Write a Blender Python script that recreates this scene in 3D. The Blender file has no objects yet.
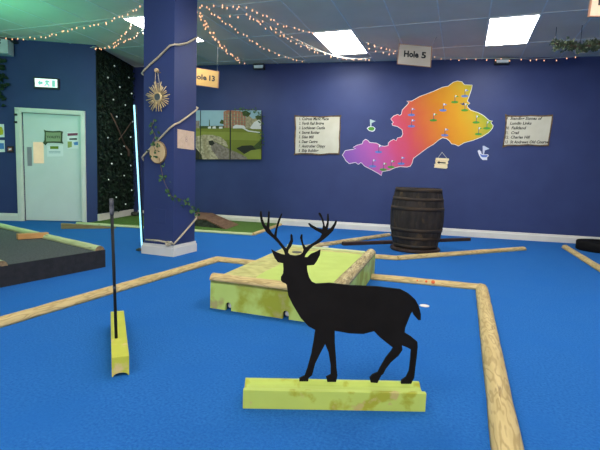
import bpy, bmesh, math, random
from mathutils import Vector, Matrix
random.seed(7)
sc = bpy.context.scene
COL = sc.collection

# ------------------------------------------------------------------ camera
F, PITCH, ROLL, YAW, CH = 438.27, .1066, .0374, .3469, .9256
H, D, M = 3.0636, 8.291, .1201          # ceiling height; back wall y = D + M x
GX, GY = -2.2155, 6.3246                # ceiling grid origin (tiles .6 x 1.2)
cp, sp, cy, sy = math.cos(PITCH), math.sin(PITCH), math.cos(YAW), math.sin(YAW)
fw = Vector((-sy*cp, cy*cp, -sp)); r0 = Vector((cy, sy, 0)); u0 = r0.cross(fw)
R_ = math.cos(ROLL)*r0 + math.sin(ROLL)*u0
U_ = -math.sin(ROLL)*r0 + math.cos(ROLL)*u0
EYE = Vector((0, 0, CH))
cam = bpy.data.cameras.new('camera'); co = bpy.data.objects.new('camera', cam); COL.objects.link(co)
mw = Matrix((R_, U_, -fw)).transposed().to_4x4(); mw.translation = EYE
co.matrix_world = mw
cam.sensor_width = 36; cam.lens = F*36/600; cam.clip_start = .02
sc.camera = co

def PP(x, y, O, n):
    """point of the plane (O, n) seen at photo pixel x, y (survey helper)"""
    d = fw + R_*((x-300)/F) - U_*((y-225)/F)
    return EYE + d*((Vector(O)-EYE).dot(n)/d.dot(n))
def FL(x, y, z=0): return PP(x, y, (0, 0, z), Vector((0, 0, 1)))

class Frame:
    """a vertical surface: origin, u to the right, z up, n towards the room"""
    def __init__(s, O, u):
        s.O = Vector(O); s.u = Vector(u).normalized(); s.n = Vector((s.u.y, -s.u.x, 0))
    def px(s, x, y):
        p = PP(x, y, s.O, s.n); return ((p-s.O).dot(s.u), p.z)
    def w(s, a, z, d=0): return Vector((s.O.x, s.O.y, 0)) + s.u*a + Vector((0, 0, z)) + s.n*d
BACK = Frame((0, D, 0), (1, M, 0))
CORN = Vector((-6.06, 6.10, 0)); LEFTD = Vector((1.14, .60, 0)).normalized()
CORN2 = Vector((-6.45, D-M*6.45, 0))
LEFT = Frame(CORN, LEFTD)                       # the wall with the door
SIDE = Frame(CORN, CORN2-CORN)                  # the return wall with the hedge
CF = Frame((-3.363, 4.065, 0), (1, 0, 0))       # column, face with the mirror
CR = Frame((-2.964, 4.065, 0), (0, 1, 0))       # column, face with the notice

# ------------------------------------------------------------------ materials
def nd(t, typ, **k):
    n = t.nodes.new(typ)
    for a, b in k.items(): setattr(n, a, b)
    return n
def mat(name, c, c2=None, grain=None, scale=8, rough=.6, bump=0, bscale=None, stretch=(1, 1, 1), stain=None, emit=None, metal=0, spec=.3, lo=.35, hi=.65, detail=4):
    m = bpy.data.materials.new(name); m.use_nodes = True; t = m.node_tree; L = t.links
    b = t.nodes['Principled BSDF']
    b.inputs['Roughness'].default_value = rough; b.inputs['Metallic'].default_value = metal
    b.inputs['Specular IOR Level'].default_value = spec
    c2 = c2 or tuple(v*.86 for v in c)
    tc = nd(t, 'ShaderNodeTexCoord'); mp = nd(t, 'ShaderNodeMapping'); mp.inputs['Scale'].default_value = stretch
    L.new(tc.outputs['Object'], mp.inputs[0])
    def noise(s, dt=detail):
        n = nd(t, 'ShaderNodeTexNoise'); n.inputs['Scale'].default_value = s; n.inputs['Detail'].default_value = dt
        L.new(mp.outputs[0], n.inputs['Vector']); return n
    n = noise(scale); rp = nd(t, 'ShaderNodeValToRGB')
    rp.color_ramp.elements[0].position = lo; rp.color_ramp.elements[1].position = hi
    rp.color_ramp.elements[0].color = (*c2, 1); rp.color_ramp.elements[1].color = (*c, 1)
    L.new(n.outputs['Fac'], rp.inputs[0]); out = rp.outputs[0]
    if stain:
        for (sc_, ss, a0, a1) in stain:
            n2 = noise(ss, 5); r2 = nd(t, 'ShaderNodeValToRGB')
            r2.color_ramp.elements[0].position = a0; r2.color_ramp.elements[1].position = a1
            r2.color_ramp.elements[0].color = (0, 0, 0, 1); r2.color_ramp.elements[1].color = (1, 1, 1, 1)
            L.new(n2.outputs['Fac'], r2.inputs[0])
            mx = nd(t, 'ShaderNodeMix', data_type='RGBA'); mx.inputs[7].default_value = (*sc_, 1)
            L.new(r2.outputs[0], mx.inputs[0]); L.new(out, mx.inputs[6]); out = mx.outputs[2]
    if grain:
        mg = nd(t, 'ShaderNodeMapping'); mg.inputs['Scale'].default_value = (2.6, 13, 13); L.new(tc.outputs['Object'], mg.inputs[0])
        ng = nd(t, 'ShaderNodeTexNoise'); ng.inputs['Scale'].default_value = 1.0; ng.inputs['Detail'].default_value = 2.5; L.new(mg.outputs[0], ng.inputs['Vector'])
        m1 = nd(t, 'ShaderNodeMath', operation='MULTIPLY'); m1.inputs[1].default_value = 62; L.new(ng.outputs['Fac'], m1.inputs[0])
        m2 = nd(t, 'ShaderNodeMath', operation='SINE'); L.new(m1.outputs[0], m2.inputs[0])
        rg = nd(t, 'ShaderNodeMapRange'); rg.inputs['From Min'].default_value = .1; rg.inputs['From Max'].default_value = 1; rg.inputs['To Max'].default_value = .62; L.new(m2.outputs[0], rg.inputs[0])
        mx = nd(t, 'ShaderNodeMix', data_type='RGBA'); mx.inputs[7].default_value = (*grain, 1)
        L.new(rg.outputs[0], mx.inputs[0]); L.new(out, mx.inputs[6]); out = mx.outputs[2]
    L.new(out, b.inputs['Base Color'])
    if bump:
        nb = noise(bscale or scale*3, 6); bp = nd(t, 'ShaderNodeBump'); bp.inputs['Strength'].default_value = bump; bp.inputs['Distance'].default_value = .01
        L.new(nb.outputs['Fac'], bp.inputs['Height']); L.new(bp.outputs[0], b.inputs['Normal'])
    if emit:
        b.inputs['Emission Color'].default_value = (*emit[0], 1); b.inputs['Emission Strength'].default_value = emit[1]
    return m

NAVY = mat('navy_paint', (.033, .051, .150), (.029, .045, .136), scale=2.5, rough=.5, spec=.25, bump=.05, bscale=60)
CEIL = mat('ceiling_tile', (.76, .66, .53), (.72, .62, .49), scale=3, rough=.85, bump=.1, bscale=120)
TBAR = mat('ceiling_bar', (.82, .79, .72), rough=.5)
CARPET = mat('blue_carpet', (.030, .160, .455), (.012, .096, .325), scale=85, rough=.95, spec=.05, bump=.8, bscale=130, lo=.25, hi=.72, detail=9, stain=[((.018, .125, .40), 3.0, .45, .75)])
WHITE = mat('white_paint', (.72, .69, .61), (.66, .63, .56), scale=5, rough=.45)
DOORW = mat('door_paint', (.66, .68, .64), (.63, .65, .61), scale=3, rough=.4)
PANEL = mat('lamp_diffuser', (.9, .9, .9), rough=.5, emit=((1, .98, .95), 13))
BLACK = mat('black_paint', (.0105, .0088, .008), (.008, .0068, .006), scale=14, rough=.75, spec=.06)
BLKM = mat('black_rod', (.010, .010, .011), rough=.5, spec=.2)
GREYM = mat('worn_grip', (.11, .11, .12), (.04, .04, .045), scale=40, rough=.5)
LOG = mat('timber_log', (.58, .44, .195), (.46, .335, .13), grain=(.31, .21, .075), scale=9, rough=.75, stretch=(.35, 3, 3), bump=.25, bscale=26, stain=[((.20, .13, .06), 11, .66, .72)], lo=.3, hi=.6)
LOGB = mat('bark_log', (.56, .46, .24), (.33, .25, .11), grain=(.16, .12, .06), scale=12, rough=.85, stretch=(.5, 3, 3), bump=.5, bscale=26, stain=[((.14, .10, .06), 14, .60, .68)])
LOGG = mat('mossy_green_lit_log', (.52, .58, .30), (.40, .45, .22), scale=9, rough=.8, stretch=(.35, 3, 3), bump=.25, bscale=26, stain=[((.10, .10, .05), 9, .66, .72)])  # green lamp tint painted into rails and turf edging; moss on the box batten
LEND = mat('log_end', (.30, .21, .11), (.16, .11, .06), scale=40, rough=.9)
YEL = mat('lime_yellow_paint', (.44, .53, .105), (.39, .475, .09), scale=4, rough=.55, stain=[((.32, .33, .025), 11, .55, .64), ((.44, .36, .12), 14, .63, .70)])
YELS = mat('stained_lime_board', (.45, .59, .15), (.41, .54, .13), scale=4, rough=.55, stain=[((.29, .32, .025), 4.5, .46, .58), ((.36, .33, .12), 9, .56, .68)])
YELT = mat('bright_lime_felt', (.44, .54, .12), (.40, .49, .105), scale=6, rough=.8)
MOSS = mat('mossy_margin', (.50, .47, .17), (.36, .33, .11), scale=14, rough=.85, bump=.3)
YELB = mat('bright_yellow_block', (.50, .50, .05), (.43, .43, .045), scale=9, rough=.55, stain=[((.62, .46, .20), 9, .58, .66)])
DARKG = mat('grey_deck', (.080, .088, .090), (.045, .050, .052), scale=60, rough=.95, bump=.5, bscale=150)
FASC = mat('black_board', (.014, .015, .018), (.022, .022, .026), scale=20, rough=.8, bump=.2)
TURF = mat('turf', (.10, .20, .03), (.045, .11, .015), scale=60, rough=.95, bump=1, bscale=140, lo=.3, hi=.7)
PLANK = mat('orange_pine', (.60, .33, .12), (.46, .24, .08), scale=9, stretch=(.4, 3, 3), rough=.7)
OLIVE = mat('weathered_timber', (.30, .22, .09), (.19, .14, .06), scale=9, stretch=(.4, 3, 3), rough=.8)
OAK = mat('old_oak', (.036, .027, .021), (.016, .0125, .0105), scale=7, rough=.8, stretch=(1.6, 1.6, .8), bump=.5, bscale=20, stain=[((.10, .062, .028), 5, .58, .70)])
HOOP = mat('rusty_hoop', (.030, .026, .024), (.062, .040, .024), scale=6, rough=.6, metal=.4, stretch=(1, 1, 3))
BEAM = mat('dark_beam', (.030, .016, .013), (.05, .028, .02), scale=12, rough=.6)
DECKB = mat('brown_deck', (.22, .125, .075), (.12, .065, .04), scale=12, stretch=(3, .6, 3), rough=.9, bump=.5)
STONE = mat('dark_stone', (.06, .065, .05), (.02, .024, .015), scale=14, rough=.9, bump=.6)
RUB = mat('black_rubber', (.006, .006, .006), (.009, .009, .009), scale=20, rough=.8, spec=.08)
ROPE = mat('rope', (.56, .48, .34), (.40, .33, .22), scale=90, rough=.9, bump=.5)
STRAW = mat('straw_rays', (.64, .49, .26), (.46, .33, .15), scale=30, rough=.8)
WSL = mat('wood_slice', (.60, .44, .24), (.50, .35, .18), scale=12, rough=.8)
BARK = mat('bark', (.22, .14, .07), rough=.9)
MIRR = mat('mirror_glass', (.85, .9, .92), (.84, .89, .91), rough=.12, metal=1)
LEAF = mat('ivy_leaf', (.06, .14, .045), (.025, .07, .02), scale=14, rough=.6)
LEAF2 = mat('garland_leaf', (.15, .18, .09), (.035, .055, .03), scale=12, rough=.6)
HEDGE = mat('hedge_leaf', (.011, .030, .014), (.006, .016, .008), scale=10, rough=.7)
HDK = mat('hedge_mesh', (.006, .012, .008), rough=.9)
BLOS = mat('small_white_light', (.8, .85, .8), emit=((.8, 1, .9), .10))
TWIG = mat('twig', (.14, .09, .06), rough=.8)
PAPER = mat('paper', (.78, .78, .76), (.75, .75, .73), rough=.8)
PEACH = mat('peach_card', (.66, .48, .35), (.60, .43, .30), scale=30, rough=.8, stain=[((.45, .30, .28), 45, .66, .70)])
PARCH = mat('parchment', (.57, .55, .44), (.52, .50, .385), scale=5, rough=.8)
BURN = mat('burnt_edge', (.17, .10, .05), (.06, .04, .025), scale=12, rough=.8)
INK = mat('ink', (.02, .02, .02), rough=.8)
SIGN5 = mat('pale_ply', (.56, .475, .38), (.52, .435, .34), scale=6, stretch=(.5, 1, 4), rough=.7)
SIGN13 = mat('pine_ply', (.39, .23, .07), (.35, .20, .06), scale=6, stretch=(.5, 1, 4), rough=.7)
SEDGE = mat('sign_edge', (.30, .15, .09), rough=.8)
CORD = mat('cord', (.42, .43, .42), rough=.8)
WIRE = mat('clear_wire', (.62, .66, .58), rough=.4)
BULB = mat('warm_bulb', (.9, .6, .4), emit=((1, .42, .19), 1.15))
LED = mat('led_tube', (.6, .9, 1), emit=((.26, .72, .88), 1.0))
EXITM = mat('exit_face', (.8, .9, .85), emit=((.74, .90, .86), .62))
EXITG = mat('exit_green', (.2, .5, .4), emit=((.25, .60, .52), .32))
GREYP = mat('grey_plastic', (.50, .50, .52), rough=.5)
DKP = mat('dark_plastic', (.03, .03, .035), rough=.5)
LENS = mat('pale_lens', (.86, .92, .92), rough=.4)
STEEL = mat('steel', (.42, .43, .43), rough=.35, metal=.8)
PIPE = mat('pale_pipe', (.62, .62, .62), rough=.35, metal=.3)
WARMW = mat('lit_vision_panel', (.55, .42, .28), emit=((1, .72, .44), .24))
RED = mat('red_plastic', (.40, .10, .08), rough=.5)
def flat(n, *c): return mat(n, c, tuple(v*.93 for v in c), rough=.8, spec=.1)
FLB, FLG = flat('marker_blue', .13, .20, .52), flat('marker_green', .09, .30, .04)
FLW = flat('marker_white', .72, .74, .78); FLP = flat('marker_pole', .06, .10, .17)

# ------------------------------------------------------------------ mesh helpers
class MB:
    def __init__(s): s.v = []; s.f = []; s.m = []; s.smooth = []
    def face(s, pts, mi=0, sm=False):
        i = len(s.v); s.v += [Vector(p) for p in pts]; s.f.append(tuple(range(i, i+len(pts)))); s.m.append(mi); s.smooth.append(sm)
    def mesh(s, vs, fs, mi=0, sm=False):
        i = len(s.v); s.v += [Vector(p) for p in vs]
        for f in fs: s.f.append(tuple(a+i for a in f)); s.m.append(mi); s.smooth.append(sm)
    def hexa(s, b, t, mi=0):
        """four bottom points and four top points, same winding"""
        s.mesh(list(b)+list(t), [(3, 2, 1, 0), (4, 5, 6, 7), (0, 1, 5, 4), (1, 2, 6, 5), (2, 3, 7, 6), (3, 0, 4, 7)], mi)
    def box(s, c, sx, sy, sz, ax=None, mi=0):
        c = Vector(c); X, Y, Z = ax or (Vector((1, 0, 0)), Vector((0, 1, 0)), Vector((0, 0, 1)))
        q = [(-1, -1), (1, -1), (1, 1), (-1, 1)]
        s.hexa([c+X*a*sx/2+Y*b*sy/2-Z*sz/2 for a, b in q], [c+X*a*sx/2+Y*b*sy/2+Z*sz/2 for a, b in q], mi)
    def prism(s, front, off, mi=0, mi_side=None):
        """front polygon, extruded by vector off"""
        n = len(front); off = Vector(off)
        vs = [Vector(p) for p in front]+[Vector(p)+off for p in front]
        i = len(s.v); s.v += vs; ms = mi if mi_side is None else mi_side
        s.f.append(tuple(range(i, i+n))); s.m.append(mi); s.smooth.append(False)
        s.f.append(tuple(reversed(range(i+n, i+2*n)))); s.m.append(ms); s.smooth.append(False)
        for k in range(n):
            a, b = k, (k+1) % n
            s.f.append((i+a, i+n+a, i+n+b, i+b)); s.m.append(ms); s.smooth.append(False)
    def tube(s, pts, r, seg=8, mi=0, caps=True, rads=None):
        pts = [Vector(p) for p in pts]; n = len(pts); i = len(s.v); prev = None
        for k, p in enumerate(pts):
            t = (pts[min(k+1, n-1)]-pts[max(k-1, 0)]).normalized()
            if prev is None: a = t.orthogonal().normalized()
            else: a = (prev-t*prev.dot(t)).normalized()
            prev = a; b = t.cross(a); rr = rads[k] if rads else r
            for j in range(seg):
                w = 2*math.pi*j/seg; s.v.append(p+a*math.cos(w)*rr+b*math.sin(w)*rr)
        for k in range(n-1):
            for j in range(seg):
                j2 = (j+1) % seg
                s.f.append((i+k*seg+j, i+k*seg+j2, i+(k+1)*seg+j2, i+(k+1)*seg+j)); s.m.append(mi); s.smooth.append(True)
        if caps:
            s.f.append(tuple(i+j for j in reversed(range(seg)))); s.m.append(mi); s.smooth.append(False)
            s.f.append(tuple(i+(n-1)*seg+j for j in range(seg))); s.m.append(mi); s.smooth.append(False)
    def lathe(s, c, prof, seg=32, mi=0, axis=None, sm=True):
        """prof: list of (radius, height) about axis through c"""
        c = Vector(c); Z = Vector(axis or (0, 0, 1)).normalized(); X = Z.orthogonal().normalized(); Y = Z.cross(X); i = len(s.v)
        for r, h in prof:
            for j in range(seg):
                w = 2*math.pi*j/seg; s.v.append(c+Z*h+(X*math.cos(w)+Y*math.sin(w))*r)
        for k in range(len(prof)-1):
            for j in range(seg):
                j2 = (j+1) % seg
                s.f.append((i+k*seg+j, i+k*seg+j2, i+(k+1)*seg+j2, i+(k+1)*seg+j)); s.m.append(mi); s.smooth.append(sm)
        s.f.append(tuple(i+j for j in reversed(range(seg)))); s.m.append(mi); s.smooth.append(False)
        e = i+(len(prof)-1)*seg; s.f.append(tuple(e+j for j in range(seg))); s.m.append(mi); s.smooth.append(False)
    def leaf(s, p, size, n=None, mi=0):
        p = Vector(p); n = (Vector(n) if n else Vector((random.gauss(0, 1), random.gauss(0, 1), random.gauss(0, 1))))
        n = (n+Vector((random.gauss(0, .5), random.gauss(0, .5), random.gauss(0, .5)))).normalized()
        a = n.orthogonal().normalized(); a = Matrix.Rotation(random.uniform(0, 6.3), 3, n) @ a; b = n.cross(a)
        L, W = size*random.uniform(.7, 1.2), size*.42
        vs = [p, p+a*L*.45+b*W+n*W*.3, p+a*L-n*L*.12, p+a*L*.45-b*W+n*W*.3, p+a*L*.5]
        s.mesh(vs, [(0, 4, 1), (1, 4, 2), (2, 4, 3), (3, 4, 0)], mi)
    def build(s, name, mats, parent=None, loc=None, bevel=0, rot=None):
        """one mesh object; the points are given in the room, or in the object's own frame when rot is given"""
        mats = mats if isinstance(mats, (list, tuple)) else [mats]
        if rot is not None: base = Vector((0, 0, 0))
        elif parent is not None: base = WORLD.get(parent.name, Vector((0, 0, 0)))
        else: base = Vector(loc or (0, 0, 0))
        me = bpy.data.meshes.new(name); me.from_pydata([p-base for p in s.v], [], s.f)
        for m in mats: me.materials.append(m)
        for k, p in enumerate(me.polygons): p.material_index = s.m[k]; p.use_smooth = s.smooth[k]
        bm = bmesh.new(); bm.from_mesh(me)
        bmesh.ops.recalc_face_normals(bm, faces=bm.faces); bm.to_mesh(me); bm.free()
        o = bpy.data.objects.new(name, me); COL.objects.link(o)
        if parent is not None: o.parent = parent; WORLD[o.name] = base
        else: o.location = Vector(loc or (0, 0, 0)); WORLD[o.name] = o.location.copy()
        if rot is not None:
            o.rotation_euler = rot
            if parent is not None: o.location = Vector(loc or (0, 0, 0))
        if bevel:
            b = o.modifiers.new('bevel', 'BEVEL'); b.width = bevel; b.segments = 2; b.limit_method = 'ANGLE'
        return o
WORLD = {}
def tag(o, label, cat, group=None):
    o['label'] = label; o['category'] = cat
    if group: o['group'] = group
    return o
def thing(name, label, cat, loc, group=None, rz=0):
    o = bpy.data.objects.new(name, None); COL.objects.link(o); o.location = loc; o.rotation_euler = (0, 0, rz); o.empty_display_size = .1
    WORLD[o.name] = Vector(loc); return tag(o, label, cat, group)
def struct(o): o['kind'] = 'structure'; return o
def copy_part(src, parent, loc):
    c = src.copy(); COL.objects.link(c); c.parent = parent; c.location = loc; WORLD[c.name] = WORLD[parent.name]; return c
def ell(fr, x, y, rx, ry, d, n=14):
    a, z = fr.px(x, y); s = PXM(fr, x, y)
    return [fr.w(a+math.cos(2*math.pi*k/n)*rx*s, z+math.sin(2*math.pi*k/n)*ry*s, d) for k in range(n)]
def PXM(fr, x, y): return (Vector((*fr.px(x+1, y), 0))-Vector((*fr.px(x, y), 0))).length
def pts(fr, l, d): return [fr.w(*fr.px(x, y), d) for x, y in l]
def text_mb(mb, body, fr, x0, x1, y, cap, d, mi=0, shear=0, slope=0, th=.001, bold=.0):
    """a line of lettering on frame fr between photo columns x0 and x1, baseline y, capital height cap (photo units)"""
    cu = bpy.data.curves.new('t', 'FONT'); cu.body = body; cu.size = 1; cu.shear = shear; cu.offset = bold; cu.resolution_u = 2
    o = bpy.data.objects.new('t', cu); COL.objects.link(o); bpy.context.view_layer.update()
    me = o.to_mesh(); vs = [v.co.copy() for v in me.vertices]; fs = [tuple(p.vertices) for p in me.polygons]; o.to_mesh_clear()
    bpy.data.objects.remove(o); bpy.data.curves.remove(cu)
    if not vs: return
    xa, xb = min(v.x for v in vs), max(v.x for v in vs)
    a0, z0 = fr.px(x0, y); a1, z1 = fr.px(x1, y+slope*(x1-x0)); hz = fr.px(x0, y-cap)[1]-z0
    k = (a1-a0)/(xb-xa); kz = hz/.70
    mb.mesh([fr.w(a0+(v.x-xa)*k, z0+v.y*kz+(z1-z0)*(v.x-xa)/(xb-xa), d) for v in vs], fs, mi)

# ------------------------------------------------------------------ the setting
mb = MB(); mb.box((-1.5, 2.5, -.05), 17, 15, .1); struct(mb.build('floor', CARPET))
mb = MB(); mb.box((-1.5, 2.5, H+.05), 17, 15, .1); ceil = struct(mb.build('ceiling', CEIL))
mb = MB()
for i in range(-9, 13):
    mb.box((GX+.6*i, 1.9, H-.0015), .018, 13.4, .007)
for j in range(-7, 2):
    mb.box((-1.5, GY+1.2*j, H-.002), 16, .018, .007)
mb.build('ceiling_grid', TBAR, ceil)
OFFW = mat('off_white_wall', (.66, .65, .62), rough=.7)
def wall(name, a, b, th=.12, wm=None):
    a, b = Vector((*a, 0)), Vector((*b, 0)); u = (b-a).normalized(); n = Vector((u.y, -u.x, 0))
    m = MB(); m.prism([a, b, b+Vector((0, 0, H)), a+Vector((0, 0, H))], -n*th); return struct(m.build(name, wm or NAVY))
XR, YB, XL = 6.0, -4.4, -9.3
wl0 = CORN-LEFTD*3.3
# the wall with the door has an opening
def door_px(x, y): return LEFT.px(x, y)
dL, dR = door_px(17, 160)[0], door_px(86, 160)[0]; dT = (door_px(14.5, 107.8)[1]+door_px(85.5, 111)[1])/2
a_in0, a_in1, z_in = dL+.10, dR-.07, dT-.075
m = MB()
for a0, a1, z0, z1 in ((-3.3, a_in0, 0, H), (a_in1, 0, 0, H), (a_in0, a_in1, z_in, H)):
    m.prism([LEFT.w(a0, z0), LEFT.w(a1, z0), LEFT.w(a1, z1), LEFT.w(a0, z1)], -LEFT.n*.12)
struct(m.build('wall_left', NAVY))
wall('wall_side', (CORN.x, CORN.y), (CORN2.x, CORN2.y))
wall('wall_back', (CORN2.x-.12, CORN2.y-.015), (XR, D+M*XR))
wall('wall_right', (XR, D+M*XR), (XR, YB), wm=OFFW); 
for i_, (a_, b_, z0_, z1_) in enumerate(((XL, XR, 0, .9), (XL, XR, 2.35, H), (XL, -3.2, .9, 2.35), (-.6, 1.0, .9, 2.35), (3.6, XR, .9, 2.35))):
    if i_ == 0: m = MB()
    m.prism([Vector((b_, YB, z0_)), Vector((a_, YB, z0_)), Vector((a_, YB, z1_)), Vector((b_, YB, z1_))], (0, -.12, 0))
struct(m.build('wall_rear', OFFW))
GLASS = mat('window_pane', (.75, .8, .85), rough=.3)
for i_, xc in enumerate((-1.9, 2.3)):  # unseen windows added to brighten the ceiling and camera-facing sides
    m = MB()
    for x_, z_, w_, h_ in ((xc-1.27, 1.625, .06, 1.45), (xc+1.27, 1.625, .06, 1.45), (xc, 1.625, .05, 1.45), (xc, .93, 2.6, .06), (xc, 2.32, 2.6, .06)): m.box((x_, YB-.04, z_), w_, .08, h_)
    wo = struct(m.build('window_%d' % (i_+1), WHITE, loc=(xc, YB, .9)))
    m = MB(); m.box((xc, YB-.05, 1.625), 2.5, .008, 1.35); m.build('pane', GLASS, wo)
    dl = bpy.data.lights.new('added_fill_light', 'AREA'); dl.shape = 'RECTANGLE'; dl.size = 2.4; dl.size_y = 1.3; dl.energy = 75; dl.color = (1, .98, .95)  # neutral fill added at each invented window opening
    do = bpy.data.objects.new('added_fill_light', dl); COL.objects.link(do); do.location = (xc, YB+.03, 1.625); do.rotation_euler = (math.pi/2, 0, 0)
wall('wall_far_left', (XL, YB), (wl0.x, wl0.y), wm=OFFW)
def skirting(name, fr, a0, a1, h, t=.022):
    m = MB(); prof = [(0, 0), (t, 0), (t, h*.72), (t*.55, h*.8), (t*.55, h*.93), (t*.2, h), (0, h)]
    m.prism([fr.w(a0, z, d) for d, z in prof], fr.u*(a1-a0)); return struct(m.build(name, WHITE))
skirting('baseboard_back', BACK, -6.42, 6, .13)
skirting('baseboard_left', LEFT, -3.2, dL-.002, .13)
# door
m = MB()
for a0, a1, z0, z1, d in ((dL, a_in0, 0, dT, .03), (a_in1, dR, 0, dT, .03), (a_in0, a_in1, z_in, dT, .03)):
    m.prism([LEFT.w(a0, z0, d), LEFT.w(a1, z0, d), LEFT.w(a1, z1, d), LEFT.w(a0, z1, d)], -LEFT.n*.15)
    if a0 == dL: m.prism([LEFT.w(a0+.02, 0, d+.012), LEFT.w(a1-.03, 0, d+.012), LEFT.w(a1-.03, z1-.02, d+.012), LEFT.w(a0+.02, z1-.02, d+.012)], -LEFT.n*.012)
    if z0 > 0: m.prism([LEFT.w(dL+.02, dT-.055, d+.012), LEFT.w(dR-.015, dT-.055, d+.012), LEFT.w(dR-.015, dT-.015, d+.012), LEFT.w(dL+.02, dT-.015, d+.012)], -LEFT.n*.012)
dc = LEFT.w((dL+dR)/2, 0)
door = MB(); door.prism([LEFT.w(a_in0+.004, .012, -.03), LEFT.w(a_in1-.004, .012, -.03), LEFT.w(a_in1-.004, z_in-.004, -.03), LEFT.w(a_in0+.004, z_in-.004, -.03)], -LEFT.n*.044)
dob = struct(door.build('door_1', DOORW, loc=dc))
m.build('door_frame', WHITE, dob)
DF = Frame(LEFT.w(0, 0, -.03), LEFTD)
def plate(fr, l, d, t, mats, name, parent, bevel=0):
    q = MB(); q.prism(pts(fr, l, d+t), -fr.n*t); return q.build(name, mats, parent, bevel=bevel)
plate(DF, [(33.3, 142.2), (43.5, 142.2), (44, 163.3), (33.8, 163.3)], .001, .006, WARMW, 'vision_panel', dob)
plate(DF, [(27, 147), (31.6, 147), (32.2, 166), (27.7, 166)], .001, .004, STEEL, 'push_plate', dob)
h = MB()
for y in (115, 122.5):
    a, z = LEFT.px(17, y); h.box(LEFT.w(a, z, .05), .05, .016, .035, (LEFT.u, LEFT.n, Vector((0, 0, 1))))
h.build('door_stay', DKP, dob)

# column
xs0, xs1, ys0, ys1 = -3.363, -2.964, 4.065, 4.485
def colbox(x0, x1, y0, y1, z0, z1):
    q = MB(); q.hexa([(x0, y0, z0), (x1, y0, z0), (x1, y1, z0), (x0, y1, z0)], [(x0, y0, z1), (x1, y0, z1), (x1, y1, z1), (x0, y1, z1)]); return q
colm = struct(colbox(xs0, xs1, ys0, ys1, .0, H).build('column', NAVY, loc=(-3.145, 4.26, 0)))
q = colbox(xs0-.02, xs1+.02, ys0-.02, ys1+.02, 0, .095); q2 = colbox(xs0-.012, xs1+.012, ys0-.012, ys1+.012, .095, .125)
q.mesh(q2.v, q2.f); q.build('column_plinth', WHITE, colm)
hp = MB(); hp.prism(pts(CF, [(154.5, 208.5), (166, 209.5), (166, 223), (154.5, 222)], .004), -CF.n*.004); hp.build('access_panel', NAVY, colm, bevel=.0015)

# turf area
ti = [FL(70, 224), FL(145, 227.5), FL(195, 231), FL(253, 235.5)]
ti4 = FL(284, 224); ti4 = Vector((ti4.x, D+M*ti4.x-.03, 0))
m = MB(); poly = [Vector((-5.98, 5.82, 0)), Vector((-4.9, 6.06, 0)), Vector((-4.0, 6.17, 0)), Vector((-3.03, 6.25, 0)), ti4, CORN2+Vector((.03, -.03, 0)), CORN+Vector((.03, .0, 0))]
m.prism([p+Vector((0, 0, .03)) for p in poly], (0, 0, -.028)); t = m.build('artificial_turf', TURF); t['kind'] = 'stuff'; t['label'] = 'patch of green artificial turf at the foot of the back wall'; t['category'] = 'grass'

# ------------------------------------------------------------------ ceiling lamps
pp = None
cells = [(0, 0, 'bright square ceiling light panel nearest the hanging Hole 5 sign, on its left'), (4, 0, 'bright square ceiling light panel right of the Hole 5 sign'), (-4, -1, 'ceiling light panel half hidden behind the top of the blue column'),
         (0, -3, 'ceiling light panel over the middle of the floor'), (4, -3, 'ceiling light panel over the right of the floor'), (0, -6, 'ceiling light panel over the middle rear'), (4, -6, 'ceiling light panel over the right rear'), (8, -3, 'ceiling light panel by the right wall')]
for i, j, lab in cells:
    c = Vector((GX+.6*i+.3, GY+1.2*j+.6, H))
    th_ = thing('ceiling_light', lab, 'ceiling light', c, 'recessed ceiling light panels')
    if pp is None:
        a = MB(); a.box((0, 0, -.007), .565, 1.165, .012); pan = a.build('diffuser', PANEL, th_, rot=(0, 0, 0))
        a = MB()
        for x, y, sx, sy in ((0, .591, .60, .018), (0, -.591, .60, .018), (.291, 0, .018, 1.164), (-.291, 0, .018, 1.164)): a.box((x, y, -.009), sx, sy, .012)
        frm = a.build('frame', TBAR, th_, rot=(0, 0, 0)); pp = True
    else:
        copy_part(pan, th_, (0, 0, 0)); copy_part(frm, th_, (0, 0, 0))

# ------------------------------------------------------------------ timber rails
def log(name, label, p0, p1, r, material=LOG, z=0, full=.95, parent=None, group='half round timber rails on the carpet', ends=None, cut0=0, cut1=0):
    p0, p1 = Vector(p0), Vector(p1); v = p1-p0; L = v.length; ang = math.atan2(v.y, v.x)
    m_ = MB(); n = 10; S = max(2, int(L/.12)); rnd = random.Random(int(L*1000))
    prof = [(math.cos(math.pi*k/n)*r, math.sin(math.pi*k/n)*r*full) for k in range(n+1)]
    vs = []
    for s_ in range(S+1):
        wob = rnd.gauss(0, r*.02)
        for y, zz in prof:
            x = L*s_/S
            if s_ == 0: x += y*cut0
            if s_ == S: x += y*cut1
            vs.append((x, y*(1+wob/r), zz*(1+wob/r)+.001))
    k = n+1; fs = []
    for s_ in range(S):
        for j in range(k):
            j2 = (j+1) % k; fs.append((s_*k+j, (s_+1)*k+j, (s_+1)*k+j2, s_*k+j2))
    m_.mesh(vs, fs, 0, True); m_.mesh([vs[j] for j in range(k)], [tuple(range(k))], 1); m_.mesh(vs[-k:], [tuple(range(k))], 1)
    if parent is None:
        o = m_.build(name, [material, ends or LOG], loc=(p0.x, p0.y, z), rot=(0, 0, ang))
        return tag(o, label, 'timber rail', group)
    w0 = WORLD[parent.name]
    return m_.build(name, [material, ends or LOG], parent, loc=Vector((p0.x, p0.y, z))-w0, rot=(0, 0, ang))
RR = .050
cA = FL(217.3, 258.5, .025); cA.z = 0; cB = FL(262, 263.2, .025); cB.z = 0
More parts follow.
